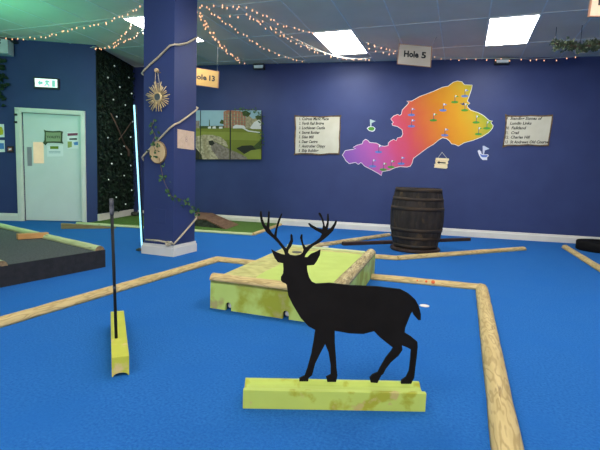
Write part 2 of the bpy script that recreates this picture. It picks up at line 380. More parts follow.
bA, bB, bC, bD = Vector((-1.585, 2.60, 0)), Vector((-.67, 2.615, 0)), Vector((-.755, 4.345, 0)), Vector((-1.685, 4.33, 0))
log('timber_rail', 'long pale half-round rail running from the left edge past the black flag pole', (-2.50, 1.25, 0), cA, RR, cut1=-.9)
log('timber_rail', 'short half-round rail meeting the back left side of the yellow box', cA, (-1.70, cA.y+(cB.y-cA.y)*(-1.70-cA.x)/(cB.x-cA.x), 0), RR, cut0=-.9)
cr = log('timber_rail', 'half-round rail with orange paint spots from the yellow box to the right corner', (-.735, 4.085, 0), (.24, 4.165, 0), RR, cut1=1)
log('timber_rail', 'thick grainy half-round rail running towards the viewer, right of the deer', (.24, 4.165, 0), (.216, 1.15, 0), RR*1.07, cut0=1)
OPNT = flat('orange_paint', .62, .12, .04)
for t_, rr in ((.50, .013), (.56, .020), (.42, .009)):
    o = MB(); o.lathe((t_, -RR*.72, RR*.66), [(rr, -.003), (rr*.8, .003)], 8, 0, (0, -1, 1)); ob = o.build('paint_spot', OPNT, cr, loc=(0, 0, 0), rot=(0, 0, 0)); ob['label'] = 'orange paint spot'
log('timber_rail', 'short half-round rail between the yellow box and the front of the barrel', (-1.2, 5.17, 0), (-.66, 5.26, 0), RR, cut1=-.2)
log('timber_rail', 'long half-round rail slanting to the right in front of the barrel', (-.66, 5.26, 0), (.93, 7.12, 0), RR, cut0=-.2)
log('timber_rail', 'bark-flecked half-round rail slanting up to the left of the barrel', (-2.03, 5.02, 0), (-1.10, 7.52, 0), RR, LOGB)
log('timber_rail', 'half-round rail at the right edge, in front of the black tyre', (1.59, 7.75, 0), (1.575, 4.9, 0), RR)
log('timber_rail', 'long green-lit half-round edging along the front of the turf', (-6.13, 5.72, 0), (-3.03, 6.20, 0), .04, LOGG)
log('timber_rail', 'half-round edging on the right side of the turf, running to the back wall', (-3.03, 6.20, 0), (ti4.x+.02, ti4.y-.02, 0), .04)

# ------------------------------------------------------------------ lime yellow obstacle box
ob_c = (bA+bC)/2
box = thing('obstacle_box', 'low lime-yellow wooden golf ramp box with timber edges standing behind the deer', 'golf obstacle', ob_c)
ZT = .20; uF = (bB-bA).normalized(); nF = Vector((uF.y, -uF.x, 0)); LF = (bB-bA).length
FB = Frame(bA, uF)
def arch(c, r, zc):
    return [(c-r, 0)]+[(c-r*math.cos(math.pi*k/8), zc+r*math.sin(math.pi*k/8)) for k in range(9)]+[(c+r, 0)]
h1, h2 = FB.px(228.3, 305)[0], FB.px(285.7, 314)[0]; HR, HZ = .022, .035
prof = [(0, 0)]+arch(h1, HR, HZ)+arch(h2, HR, HZ)+[(LF, 0), (LF, ZT), (0, ZT)]
m = MB(); m.prism([FB.w(a, z) for a, z in prof], -nF*.02); m.build('front_board', YELS, box)
m = MB()
def side(a, b, th=.02):
    u = (b-a).normalized(); n = Vector((u.y, -u.x, 0)); m.prism([a, b, b+Vector((0, 0, ZT)), a+Vector((0, 0, ZT))], -n*th)
side(bB-nF*.02, bC); m.build('side_board', YELS, box)
m = MB(); side(bC-Vector((.02, 0, 0)), bD); m.build('back_board', YELS, box)
m = MB(); side(bD, bA-nF*.02); m.build('left_board', YELS, box)
m = MB(); zt = Vector((0, 0, ZT+.001))
def lerp(s, t): return bA*(1-s)*(1-t)+bB*s*(1-t)+bC*s*t+bD*(1-s)*t
m.prism([lerp(s, t)+zt for s, t in ((.0, .0), (1, .0), (1, 1), (0, 1))], (0, 0, -.02))
top = m.build('deck', MOSS, box)
m = MB(); rnd = random.Random(4); edge = []
for k in range(8): edge.append((.26+.05*rnd.random(), .16+.68*k/7))
poly = [(.93, .15), (.93, .93), (.55, .90), (.34, .86)]
pl = [lerp(s, t)+zt+Vector((0, 0, .002)) for s, t in ([(.30, .06), (.98, .06), (.98, .92), (.40, .91)]+[(e[0], e[1]) for e in reversed(edge)])]
m.prism(pl, (0, 0, -.002)); m.build('felt', YELT, top)
cupc = FL(297, 252, ZT+.004); m = MB(); m.lathe(cupc, [(.05, -.003), (.05, .0015)], 20); m.build('hole', DKP, top)
log('rail', '', bA+Vector((0, .03, 0)), bB+Vector((0, .03, 0)), .045, LOG, ZT, parent=box)
log('rail', '', bB+Vector((-.045, .02, 0)), bC+Vector((-.045, 0, 0)), .05, LOGB, ZT, parent=box)
log('batten', '', bD+Vector((0, -.03, 0)), bC+Vector((-.1, -.03, 0)), .022, LOGG, ZT, parent=box)
for hc in (h1, h2):
    m = MB(); c_ = FB.w(hc+.002, .030, -.022); m.lathe(c_, [(.019, -.10), (.019, -.005), (.012, 0)], 14, 0, nF); m.build('pipe', PIPE, box)

# ------------------------------------------------------------------ deer cutout on its block
q0, q1 = Vector((-.756, 1.497, 0)), Vector((-.070, 1.774, 0)); DU = (q1-q0).normalized(); DN = Vector((DU.y, -DU.x, 0)); DL = (q1-q0).length
deer = thing('deer_cutout', 'flat black deer silhouette standing on a lime-yellow timber block', 'deer ornament', (q0+q1)/2-DN*.05)
BH = .086; BWD = .108
def cove(w, hgt, n=8):
    r = w*.34; pr = [(0, 0), (w, 0), (w, hgt-.012)]
    pr += [(w/2+r*math.cos(math.pi*k/n), hgt-.012-r*.62*math.sin(math.pi*k/n)) for k in range(n+1)]
    return pr+[(0, hgt)]
# cove along the top: front lip low, hollow behind it
pr = [(0, 0), (0, .078), (.018, .079), (.026, .070), (.040, .062), (.058, .060), (.076, .064), (.088, .074), (.094, .080), (.108, .080), (.108, 0)]
m = MB(); m.prism([q0-DN*d+Vector((0, 0, z)) for d, z in pr], DU*DL); m.build('timber_block', YEL, deer, bevel=.002)
A = lambda l: [(235+x/5, 205+y/5) for x, y in l]
B = lambda l: [(270+x/3.75, 270+y/3.75) for x, y in l]
outl = A([(258,400),(252,392),(238,387),(229,375),(230,360),(240,345),(242,320),(240,291),(215,287),(198,265),(188,240),(181,222),(205,236),(232,246),(250,250),(246,236),(240,222),(215,190),(190,165),(160,140),(140,110),(128,80),(123,45),(126,30),(133,33),(138,70),(150,100),(157,107),(162,80),(165,40),(168,30),(174,35),(173,80),(172,118),(185,140),(195,150),(205,110),(215,75),(230,45),(235,40),(236,48),(225,80),(212,120),(208,160),(228,185),(250,213),(257,218),(268,195),(277,175),(277,150),(282,145),(288,152),(291,180),(283,205),(268,225),(266,240),(275,250),(300,254),(325,250),(338,240),(343,225),(335,200),(325,165),(330,148),(338,148),(338,170),(343,195),(355,212),(375,200),(400,185),(425,165),(435,145),(425,138),(400,125),(375,108),(365,94),(372,90),(390,103),(415,116),(437,122),(441,100),(432,70),(417,45),(420,37),(430,42),(442,70),(450,105),(453,110),(460,90),(461,60),(462,44),(468,44),(471,70),(468,100),(463,125),(480,115),(495,95),(505,75),(510,80),(507,95),(490,130),(465,155),(440,175),(420,190),(395,203),(375,220),(355,245),(348,262),(362,262),(380,245),(405,235),(428,223),(425,250),(410,280),(395,300),(360,303),(362,330),(372,365),(385,385),(405,394),(440,392),(475,390)])
outl += B([(300,58),(400,62),(490,72),(520,88),(545,110),(558,135),(566,165),(566,188),(556,188),(540,170),(534,155),(528,165),(518,190),(508,215),(505,235),(530,250),(553,270),(554,290),(550,330),(545,370),(541,405),(535,415),(530,427),(492,427),(493,415),(512,402),(522,380),(528,330),(530,300),(518,292),(495,283),(497,300),(482,322),(455,345),(435,370),(425,390),(418,395),(410,410),(403,424),(378,422),(374,405),(385,393),(405,385),(415,365),(435,330),(455,305),(462,292),(440,275),(415,255),(390,230),(350,240),(300,238),(243,228),(243,270),(247,320),(250,370),(253,395),(248,420),(215,420),(210,402),(228,393),(228,360),(220,310),(207,278),(190,310),(170,350),(158,395),(145,405),(143,418),(110,418),(110,407),(130,398),(140,370),(155,315),(163,270),(170,225),(145,212),(115,180),(85,130),(68,95)])
DFR = Frame(q0-DN*.046, DU)
m = MB(); m.prism(pts(DFR, outl, 0), -DFR.n*.010); m.build('deer_silhouette', BLACK, deer)

# ------------------------------------------------------------------ flag pole on its block
f0, f1, n0, n1 = FL(110, 311, .092), FL(124.5, 311, .092), FL(112.3, 356.5, .092), FL(128.6, 357, .092)
ca, cb = (n0+n1)/2, (f0+f1)/2; pu = (cb-ca); PLn = pu.length; pu.normalize(); pn = Vector((pu.y, -pu.x, 0)); ca.z = 0
post = thing('flag_pole', 'thin black pole on a bright yellow timber block, left of the deer', 'pole', ca+pu*PLn/2)
w = (n1-n0).length/2
pr = [(-w, 0), (-w, .092), (w, .092), (w, 0)]+[(math.cos(math.pi*k/8)*w*.86, .016*math.sin(math.pi*k/8)) for k in range(9)]
m = MB(); m.prism([ca+pn*a+Vector((0, 0, z)) for a, z in pr], pu*PLn); m.build('timber_block', YELB, post, bevel=.002)
pb = FL(116.3, 338, .092); pfr = Frame(pb, r0); tp = pfr.px(111.3, 198.5); tpw = pfr.w(*tp)
m = MB(); m.tube([pb-Vector((0, 0, .01)), pb.lerp(tpw, .93)], .0075, 10); m.build('pole', BLKM, post)
m = MB(); m.tube([pb.lerp(tpw, .885), pb.lerp(tpw, .90), pb.lerp(tpw, .98), pb.lerp(tpw, 1)], .0105, 10, rads=[.009, .0105, .0105, .0085]); m.build('grip', GREYM, post)
m = MB(); m.tube([pb.lerp(tpw, .36), pb.lerp(tpw, .378)], .0082, 10); m.build('band', GREYM, post)

# ------------------------------------------------------------------ left platform
e1 = Vector((-.965, .285, 0)).normalized()
P0, P1 = Vector((-3.172, 3.285, 0)), Vector((-3.285, 2.20, 0)); PL_ = 3.2; PH = .165
plat = thing('putting_platform', 'raised dark grey carpeted platform with black end board at the left edge', 'platform', (P0+P1)/2+e1*.4)
up = Vector((0, 0, PH))
m = MB(); m.hexa([P1+e1*.02, P0+e1*.02, P0+e1*PL_, P1+e1*PL_], [P1+e1*.02+up, P0+e1*.02+up, P0+e1*PL_+up, P1+e1*PL_+up]); m.build('deck', DARKG, plat)
m = MB(); m.hexa([P1, P0, P0+e1*.019, P1+e1*.019], [p+up+Vector((0, 0, .004)) for p in (P1, P0, P0+e1*.019, P1+e1*.019)]); m.build('end_board', FASC, plat)
sd = (P1-P0).normalized()
log('rail', '', P0+e1*.02+sd*.05, P0+e1*PL_+sd*.05, .047, LOGG, PH, parent=plat, ends=LEND)
l0 = FL(1.2, 266.5, PH); l0.z = 0
log('rail', '', l0, l0+e1*PL_, .047, LOGG, PH, parent=plat, ends=LEND)
# pine block on the platform
g0, g1 = FL(18.2, 240, PH), FL(49, 238, PH); gu = (g1-g0).normalized(); gn = Vector((gu.y, -gu.x, 0)); GL_ = (g1-g0).length
m = MB(); m.box(Vector((0, 0, .03)), GL_, .07, .056)
tag(m.build('wood_block', PLANK, loc=(g0+g1)/2-gn*.035+Vector((0, 0, .002)), bevel=.003, rot=(0, 0, math.atan2(gu.y, gu.x))), 'orange pine block lying on the dark grey platform', 'wood block')
# wedge plank near the door
k0, k1 = FL(61, 229), FL(116, 228.5); ku = (k1-k0).normalized(); kn = Vector((ku.y, -ku.x, 0)); KL = (k1-k0).length
m = MB(); m.prism([(0, -.0, .001), (KL, 0, .001), (KL, 0, .012), (0, 0, .088)], (0, .09, 0))
tag(m.build('timber_wedge', OLIVE, loc=k0, rot=(0, 0, math.atan2(ku.y, ku.x))), 'weathered timber wedge lying on the carpet in front of the toilet door', 'wedge')

# ------------------------------------------------------------------ barrel, beam, tyre, floor discs
bc = FL(420.3, 254.2)+Vector((-.30, .95, 0)).normalized()*.345; bc.z = 0
bar = thing('barrel', 'old dark oak whisky barrel standing on end by the back wall', 'barrel', bc)
HB = .855; Z0 = .045
def brad(t): return .293+.062*math.sin(math.pi*min(max(t, 0), 1))+.012*(t-.5)
m = MB(); nS = 24
prof = [(brad(k/16), Z0+(HB-Z0)*k/16) for k in range(17)]
# staves: a shallow groove at each joint
sg = nS*3; i0 = len(m.v)
for r_, z_ in prof:
    for j in range(sg):
        w_ = 2*math.pi*j/sg; rr = r_*(1-.012*(j % 3 == 0)); m.v.append(bc+Vector((math.cos(w_)*rr, math.sin(w_)*rr, z_)))
for k in range(16):
    for j in range(sg):
        j2 = (j+1) % sg; m.f.append((k*sg+j, k*sg+j2, (k+1)*sg+j2, (k+1)*sg+j)); m.m.append(0); m.smooth.append(False)
m.build('staves', OAK, bar)
m = MB(); m.lathe(bc+Vector((0, 0, HB-.035)), [(.283, 0), (.283, .012)], 40); m.build('lid', OAK, bar)
m = MB(); m.lathe(bc, [(.325, .001), (.335, .012), (.335, .036), (.325, .045)], 40); m.build('base_board', BEAM, bar)
for t0, t1 in ((.93, .995), (.79, .84), (.63, .69), (.28, .34), (.15, .20), (.01, .07)):
    m = MB(); m.lathe(bc, [(brad(t0)-.004, Z0+(HB-Z0)*t0), (brad(t0)+.005, Z0+(HB-Z0)*t0), (brad(t1)+.005, Z0+(HB-Z0)*t1), (brad(t1)-.004, Z0+(HB-Z0)*t1)], 48); m.build('hoop', HOOP, bar)
c0, c1 = Vector((-1.49, 5.97, 0)), Vector((.215, 7.70, 0)); bu = (c1-c0).normalized(); BLn = (c1-c0).length
c0 = c0+Vector((-.7, .7, 0))*.03
m = MB(); m.prism([(0, -.03, .001), (0, .03, .001), (0, .03, .042), (0, .022, .05), (0, -.022, .05), (0, -.03, .042)], (BLn, 0, 0))
tag(m.build('beam', BEAM, loc=c0, rot=(0, 0, math.atan2(bu.y, bu.x))), 'long dark red-brown beam lying on the carpet behind the barrel', 'beam')
tc = Vector((2.10, 7.74, 0)); m = MB(); R1 = .37
m.lathe(tc, [(.20, .001), (R1-.012, .001), (R1, .014), (R1, .128), (R1-.012, .14), (.22, .14), (.20, .12)], 40)
ty = thing('tyre', 'black rubber tyre lying flat against the back wall at the right edge', 'tyre', tc)
m.build('tread', RUB, ty)
m = MB(); m.lathe(tc+Vector((0, 0, .06)), [(.199, 0), (.199, .02)], 30); m.build('tyre_filling', RUB, ty)
for (x, y, wpx, lab) in ((325.5, 246.9, 6.5, 'small white disc on the carpet beyond the back of the yellow box'), (424.5, 306, 9.5, 'white disc on the carpet beside the deer\'s tail')):
    c_ = FL(x, y); dd = (c_-EYE).dot(fw); m = MB(); rr = wpx/2*dd/F; m.lathe(c_, [(rr, .001), (rr, .004), (rr*.8, .006)], 20)
    tag(m.build('tee_marker', WHITE, loc=c_), lab, 'disc', 'white discs on the carpet')

# ------------------------------------------------------------------ on the turf: ramp bridge and stone
rb = Vector((-3.86, 6.9, .03)); ramp = thing('ramp_bridge', 'brown slatted wooden ramp on the turf, half hidden behind the column', 'ramp', rb)
def RP(x, y, z): return FL(x, y, z)
fa, fb_ = FL(226, 229, .035), FL(239, 224.5, .035)          # low end
ta, tb = FL(206, 219, .17), FL(212.3, 213, .17)             # top of the slope
dirn = ((ta-fa)+(tb-fb_)); dirn.z = 0; dirn.normalize()
la, lb = ta+Vector((-.55, 0, 0)), tb+Vector((-.55, 0, 0))
m = MB(); dz = Vector((0, 0, -.022))
for (a0, a1, b0, b1, n_) in ((fa, ta, fb_, tb, 7), (ta, la, tb, lb, 6)):
    for k in range(n_):
        s0, s1 = k/n_, (k+.93)/n_
        qd = [a0.lerp(a1, s0), a0.lerp(a1, s1), b0.lerp(b1, s1), b0.lerp(b1, s0)]
        m.hexa([p+dz for p in qd], qd)
m.build('slats', DECKB, ramp)
def lowp(p): return Vector((p.x, p.y, .031))
ins = (tb-ta).normalized()*.03
for o_ in (ins, (tb-ta)-ins*2):
    m = MB(); m.prism([fa+o_+dz, ta+o_+dz, la+o_+dz, lowp(la+o_), lowp(fa+o_)], ins); m.build('stringer', STONE, ramp)
sl_ = (CORN2-CORN).length
st = SIDE.w(sl_*.80, .03, .14); m = MB(); bmx = []
s_o = MB(); rnd = random.Random(3)
for k, (dx, dy, rr) in enumerate(((0, 0, .085), (.10, .05, .07))):
    vs = [];
    prof = [(.3, 0), (.9, .25), (1, .6), (.75, .9), (.3, 1.05)]
    s_o.lathe(st+Vector((dx, dy, -.002)), [(rr*a*(1+rnd.gauss(0, .05)), rr*b) for a, b in prof], 9, 0, None, False)
tag(s_o.build('rock', STONE, loc=st), 'small dark rock on the turf at the foot of the hedge panel', 'rock')

# ------------------------------------------------------------------ hedge panel with white lights, twigs
sl = (CORN2-CORN).length
hd = thing('hedge_panel', 'tall dark green artificial hedge panel dotted with tiny white lights', 'hedge panel', SIDE.w(sl/2, 0))
m = MB(); m.prism([SIDE.w(.0, .16, .015), SIDE.w(sl-.10, .16, .015), SIDE.w(sl-.10, H-.01, .015), SIDE.w(.0, H-.01, .015)], -SIDE.n*.014); m.build('backing', HDK, hd)
m = MB()
for k in range(3600): m.leaf(SIDE.w(random.uniform(.02, sl-.13), random.uniform(.18, H-.07), random.uniform(.018, .045)), .06, SIDE.n)
m.build('foliage', HEDGE, hd)
dots = [(111.5,66),(105,77.5),(126,77.5),(117,87),(129,93.5),(110.5,99.5),(122.5,105),(114,116.5),(130,121.5),(105,137.5),(128,137),(121.5,146),(118.5,154),(109,163.5),(128,165.5),(121.5,175.5),(105.5,179.5),(129,190),(113.5,197),(123,204)]
b0 = None
for x, y in dots:
    c_ = SIDE.w(*SIDE.px(x, y), .055)
    if b0 is None:
        m = MB(); m.lathe((0, 0, 0), [(.005, -.015), (.013, -.009), (.016, 0), (.013, .009), (.005, .015)], 10); b0 = m.build('white_light', BLOS, hd, loc=c_-WORLD[hd.name], rot=(0, 0, 0))
    else: copy_part(b0, hd, c_-WORLD[hd.name])
m = MB(); m.prism([SIDE.w(.0, .03, .03), SIDE.w(sl-.12, .03, .03), SIDE.w(sl-.12, .15, .03), SIDE.w(.0, .15, .03)], -SIDE.n*.029); struct(m.build('baseboard_side', WHITE))
m = MB(); P = lambda x, y, d=.08: SIDE.w(*SIDE.px(x, y), d)
m.tube([P(106.5, 113), P(112, 124), P(121, 145)], .012, 6, rads=[.008, .012, .016]); m.tube([P(121, 145), P(124.5, 150), P(125, 156)], .018, 6, rads=[.016, .022, .026])
tw = thing('branch', 'dark bare branch fixed diagonally on the hedge panel', 'branch', P(121, 145)); m.build('stem', TWIG, tw)
m = MB(); m.tube([P(127.5, 120.5, .1), P(121, 130, .1), P(113.5, 140, .1)], .008, 6)
tag(m.build('twig', TWIG, loc=P(121, 130, .1)), 'thin pale twig crossing the dark branch on the hedge panel', 'twig')

# ------------------------------------------------------------------ led tube beside the column
lf = FL(142, 250.5); LFR = Frame(lf, r0); lt = LFR.w(*LFR.px(134.2, 105)); lb_ = lf+Vector((0, 0, .03))
led = thing('light_tube', 'slim glowing cyan light tube leaning beside the blue column', 'light tube', lf)
m = MB(); m.tube([lb_, lt], .0095, 10); m.build('tube', LED, led)
m = MB(); m.tube([lb_-LFR.n*.016+Vector((.012, 0, 0)), lt-LFR.n*.016+Vector((.012, 0, 0))], .013, 8); m.build('housing', DKP, led)
m = MB(); m.lathe(lf+Vector((-.02, 0, 0)), [(.055, .001), (.055, .012), (.02, .03)], 20); m.build('foot', DKP, led)

# ------------------------------------------------------------------ on the column
EXx = .018
def cpt(face, x, y, d=EXx): return face.w(*face.px(x, y), d)
rope = [cpt(CR, 195.9, 37.5), cpt(CR, 186, 43), cpt(CR, 178, 44.8), Vector((xs1+.014, ys0-.014, CR.px(175, 45.3)[1])), cpt(CF, 171, 46), cpt(CF, 160, 57), cpt(CF, 150, 66), cpt(CF, 144.5, 71.5)]
z_a = rope[-1].z; z_b = CR.px(195.9, 109.5)[1]
rope += [Vector((xs0-.016, ys0-.012, z_a-.02)), Vector((xs0-.018, 4.26, z_a-.12*(z_a-z_b)-.05)), Vector((xs0-.014, ys1+.014, (z_a+z_b)/2)), Vector((xs1+.014, ys1+.016, z_b+.02))]
rope += [cpt(CR, 195, 110), cpt(CR, 185, 117.5), cpt(CR, 178, 122.5), Vector((xs1+.014, ys0-.014, CR.px(174.5, 125)[1])), cpt(CF, 170, 129), cpt(CF, 160, 139.5), cpt(CF, 150, 150), cpt(CF, 144.8, 155.5)]
z_c = rope[-1].z; z_d = CR.px(195, 218)[1]
rope += [Vector((xs0-.016, ys0-.012, z_c-.02)), Vector((xs0-.018, 4.26, z_c-.3*(z_c-z_d))), Vector((xs0-.014, ys1+.014, z_c-.6*(z_c-z_d))), Vector((xs1+.014, ys1+.016, z_d+.02))]
rope += [cpt(CR, 195, 218.5), cpt(CR, 185, 230), cpt(CR, 177, 239), Vector((xs1+.02, ys0-.016, .145)), cpt(CF, 171, 242.5, .03), cpt(CF, 160, 240.6, .02), cpt(CF, 147, 239.6, .02)]
ro = thing('rope', 'natural rope wound in a spiral around the blue column', 'rope', (xs0, ys0, .13))
m = MB(); m.tube(rope, .0105, 8); m.build('strand', ROPE, ro)
kc = Vector((xs1-.03, ys0-.032, .145)); m = MB()
for k in range(3): m.tube([kc+Vector((math.cos(a)*.028+k*.012-.012, math.sin(a)*.008-.004, math.sin(a+k)*.02+.002)) for a in [2*math.pi*i/10 for i in range(11)]], .011, 6)
m.build('knot', ROPE, ro)

mc = cpt(CF, 158.9, 97.5, .02); ms = PXM(CF, 158, 97)
mir = thing('sunburst_mirror', 'small round mirror with a sunburst of straw rays hanging on the column', 'mirror', mc)
ray = MB()
for k in range(34):
    a = 2*math.pi*k/34+random.uniform(-.05, .05); r1 = random.uniform(.120, .172); sp2 = random.uniform(-.04, .04)
    d0 = CF.u*math.cos(a)+Vector((0, 0, math.sin(a))); d1 = CF.u*math.cos(a+sp2)+Vector((0, 0, math.sin(a+sp2)))
    ray.tube([mc+d0*.035+CF.n*random.uniform(-.006, .002), mc+d1*r1+CF.n*.004], .0048, 6)
ray.build('rays', STRAW, mir)
m = MB(); m.lathe(mc, [(.052, -.010), (.054, .006), (.042, .014), (.036, .0105)], 28, 0, CF.n); m.build('rim', STRAW, mir)
m = MB(); m.lathe(mc, [(.037, .0), (.037, .0115)], 28, 0, CF.n); m.build('glass', MIRR, mir)
pg = cpt(CF, 157.6, 70.8, .03)
m = MB()
for s_ in (-1, 1): m.tube([pg+CF.u*.012*s_-CF.n*.012, mc+CF.u*.042*s_+Vector((0, 0, .045))], .003, 6)
m.build('string', ROPE, mir)
pgt = thing('peg', 'round wooden peg on the column holding the sunburst mirror', 'peg', pg)
m = MB(); m.lathe(pg, [(.02, -.030), (.023, -.004), (.018, .006)], 16, 0, CF.n); m.build('knob', WSL, pgt)
m = MB(); m.tube([pg+Vector((0, 0, -.012)), pg+CF.u*.062+Vector((0, 0, -.03))], .005, 6); m.build('nail', BARK, pgt)

wc = cpt(CF, 158.8, 152.5, .014)
ws = thing('wood_slice', 'pale round slice of log hung on the column below the mirror', 'wood slice', wc)
m = MB(); m.lathe(wc, [(.102, -.012), (.102, .0135)], 30, 0, CF.n); 
m.v = [wc+(p-wc)*1.0+Vector((0, 0, (p-wc).z*.14)) for p in m.v]; m.build('face', WSL, ws)
m = MB(); m.lathe(wc, [(.103, -.013), (.109, -.010), (.109, .009), (.103, .012)], 30, 0, CF.n); m.v = [p+Vector((0, 0, (p-wc).z*.14)) for p in m.v]; m.build('bark', BARK, ws)

def vine(label, path, n, size, lm=LEAF, name='ivy_vine', spread=.035, cat='ivy', nrm=None, r=.003):
    th_ = thing(name, label, cat, path[0]); m = MB(); m.tube(path, r, 5); m.build('stem', TWIG, th_)
    m = MB()
    for k in range(n):
        t_ = random.random()*(len(path)-1); i = min(int(t_), len(path)-2); p = path[i].lerp(path[i+1], t_-i)
        if nrm is None: off = Vector((random.gauss(0, spread), random.gauss(0, spread*.5), random.gauss(0, spread)))
        else:
            n_ = Vector(nrm).normalized(); off = n_.cross(Vector((0, 0, 1)))*random.gauss(0, spread)+Vector((0, 0, random.gauss(0, spread)))+n_*abs(random.gauss(0, spread*.25))
        m.leaf(p+off, size, nrm)
    m.build('leaves', lm, th_); return th_
vine('ivy sprig on the column between the mirror and the wood slice', [cpt(CF, x, y, .03) for x, y in ((156, 120), (153, 128), (157, 136), (154, 143), (157, 150), (156, 154))], 26, .042, nrm=CF.n)
vine('ivy trailing from the wood slice diagonally down the column', [cpt(CF, x, y, .03) for x, y in ((161, 158), (163, 170), (166, 182), (170, 190), (173, 196))]+[cpt(CR, x, y, .03) for x, y in ((179, 199), (185, 203), (191, 209), (195, 213))], 46, .044, nrm=(CF.n+CR.n))
nt = MB(); nt.prism(pts(CR, [(177.2, 129), (193.8, 131.8), (193.8, 150), (177.2, 148)], .006), -CR.n*.004)
no = thing('notice_card', 'peach card notice on the right face of the column', 'notice', cpt(CR, 185, 140, 0)); nt.build('card', PEACH, no)
nm = MB(); c_ = cpt(CR, 185.8, 139.3, .0068)
for k in range(14):
    a, b = 2*math.pi*k/14, 2*math.pi*(k+1)/14
    f = lambda w_, r_: c_+CR.u*math.cos(w_)*r_+Vector((0, 0, math.sin(w_)*r_*1.2))
    nm.face([f(a, .026), f(b, .026), f(b, .021), f(a, .021)])
nm.face([f(k*1.257, .011) for k in range(5)])
nm.build('emblem', flat('faint_print', .42, .28, .25), no)

# ------------------------------------------------------------------ left wall bits
xs = thing('exit_sign', 'lit green and white emergency exit sign above the toilet door', 'exit sign', LEFT.w(*LEFT.px(47, 84)))
q = [(36, 78.8), (58.2, 80.2), (58.5, 88.2), (36.5, 87.2)]
m = MB(); m.prism(pts(LEFT, [(34.6, 77.2), (59.8, 79), (60, 90), (35.1, 88.8)], .045), -LEFT.n*.044); m.build('housing', DKP, xs)
m = MB(); m.prism(pts(LEFT, q, .05), -LEFT.n*.004); m.build('lit_face', EXITM, xs)
m = MB()
for l in ([(39, 83.2), (41.5, 80.6), (41.5, 82.2), (44, 82.3), (44, 84.8), (41.5, 84.7), (41.5, 86.2)],
          [(47, 81), (49.2, 81.1), (51.2, 82.6), (50.4, 83.4), (49.2, 82.8), (49, 84), (51, 85.6), (50.2, 87.4), (49.4, 87.2), (49.7, 86), (47.9, 85), (46.4, 86.8), (45.4, 86.5), (47.2, 84), (47.4, 82.6), (46.2, 83.4), (45.6, 82.9)],
          [(53.2, 81), (56.3, 81.2), (56.4, 87.6), (53.4, 87.4)]):
    m.prism(pts(LEFT, l, .0505), -LEFT.n*.0004)
m.build('pictogram', EXITG, xs)
# toilets sign
tsn = thing('toilet_sign', 'green parchment-style toilets sign on the door', 'sign', DF.w(*DF.px(54, 137), .002))
m = MB(); m.prism(pts(DF, [(44, 129.6), (46, 130.6), (53, 131.2), (60, 130.8), (63.2, 131.6), (62.6, 134), (62.4, 141), (63.6, 143.8), (60, 143.2), (53, 142.8), (47.5, 143), (45.6, 145.4), (43, 143), (44.6, 140), (44.8, 133)], .008), -DF.n*.007); m.build('backing', flat('dark_moss', .07, .09, .05), tsn)
m = MB(); m.prism(pts(DF, [(46, 132.2), (53, 132.6), (61, 132.4), (60.8, 141.6), (53, 141.4), (46.2, 141.6)], .009), -DF.n*.0009); m.build('face', flat('pale_moss', .30, .36, .20), tsn)
m = MB(); text_mb(m, 'TOILETS', DF, 46.9, 60.3, 138.2, 2.3, .0096, bold=.02); m.build('lettering', INK, tsn)
po = thing('poster', 'small white poster with coloured pictures on the right of the door', 'poster', DF.w(*DF.px(73, 140), .002))
m = MB(); m.prism(pts(DF, [(67, 132), (78.4, 132), (78.6, 148.6), (67.2, 148.6)], .004), -DF.n*.003); m.build('sheet', PAPER, po)
m = MB()
for l, c in (([(67.6, 133.4), (77.8, 133), (77.8, 135.4), (67.6, 136)], 0), ([(69.4, 138.4), (77, 138.2), (77.2, 139.8), (69.5, 139.8)], 3), ([(67.6, 141.5), (72, 141.5), (72, 147), (67.7, 148)], 1), ([(73.5, 142.5), (78, 141.5), (78.2, 145), (74.5, 145.2)], 2)):
    m.prism(pts(DF, l, .0046), -DF.n*.0004, mi=c)
m.build('print', [flat('print_maroon', .25, .07, .12), flat('print_olive', .35, .38, .12), flat('print_blue', .10, .25, .55), INK], po)
pn_ = thing('notice', 'white paper notice with a green heading below the toilets sign', 'notice', DF.w(*DF.px(54, 151), .002))
m = MB(); m.prism(pts(DF, [(47, 145.6), (63, 145.2), (63.2, 156.4), (47.2, 156.6)], .004), -DF.n*.003); m.build('sheet', PAPER, pn_)
m = MB(); m.prism(pts(DF, [(50.2, 146.2), (58.6, 146.2), (58.6, 149), (50.3, 149)], .0046), -DF.n*.0004, mi=0)
for y in (151.2, 152.6): m.prism(pts(DF, [(49, y), (60.5, y-.1), (60.5, y+.5), (49, y+.6)], .0046), -DF.n*.0004, mi=1)
m.build('print', [flat('heading_green', .16, .24, .02), flat('print_grey', .3, .4, .42)], pn_)
for l, lab, c, inner in (([(-3, 124), (4, 124.2), (4.6, 137.2), (-3, 137.4)], 'white safety notice with a yellow symbol on the wall left of the door', flat('warn_yellow', .55, .48, .04), [(-3, 126.5), (2.2, 127), (3.6, 131), (3.2, 134.5), (-3, 136)]),
                          ([(-3, 140), (4.6, 140.2), (5, 152), (-3, 152.2)], 'blue and white safety notice below the yellow one, left of the door', flat('mandatory_blue', .10, .24, .55), [(-3, 143), (4, 143.2), (4.4, 149), (-3, 149.2)])):
    s_ = thing('safety_notice', lab, 'notice', LEFT.w(*LEFT.px(1, l[0][1]+6)), 'safety notices by the door')
    m = MB(); m.prism(pts(LEFT, l, .005), -LEFT.n*.004); m.build('sheet', PAPER, s_); m = MB(); m.prism(pts(LEFT, inner, .0056), -LEFT.n*.0005); m.build('symbol', c, s_)
sw = thing('call_point', 'small dark switch box with a red and white face left of the door', 'switch', LEFT.w(*LEFT.px(10.5, 149)))
m = MB(); m.prism(pts(LEFT, [(7.8, 146), (13.8, 146), (14, 152.4), (8, 152.4)], .03), -LEFT.n*.029); m.build('box', DKP, sw, bevel=.003)
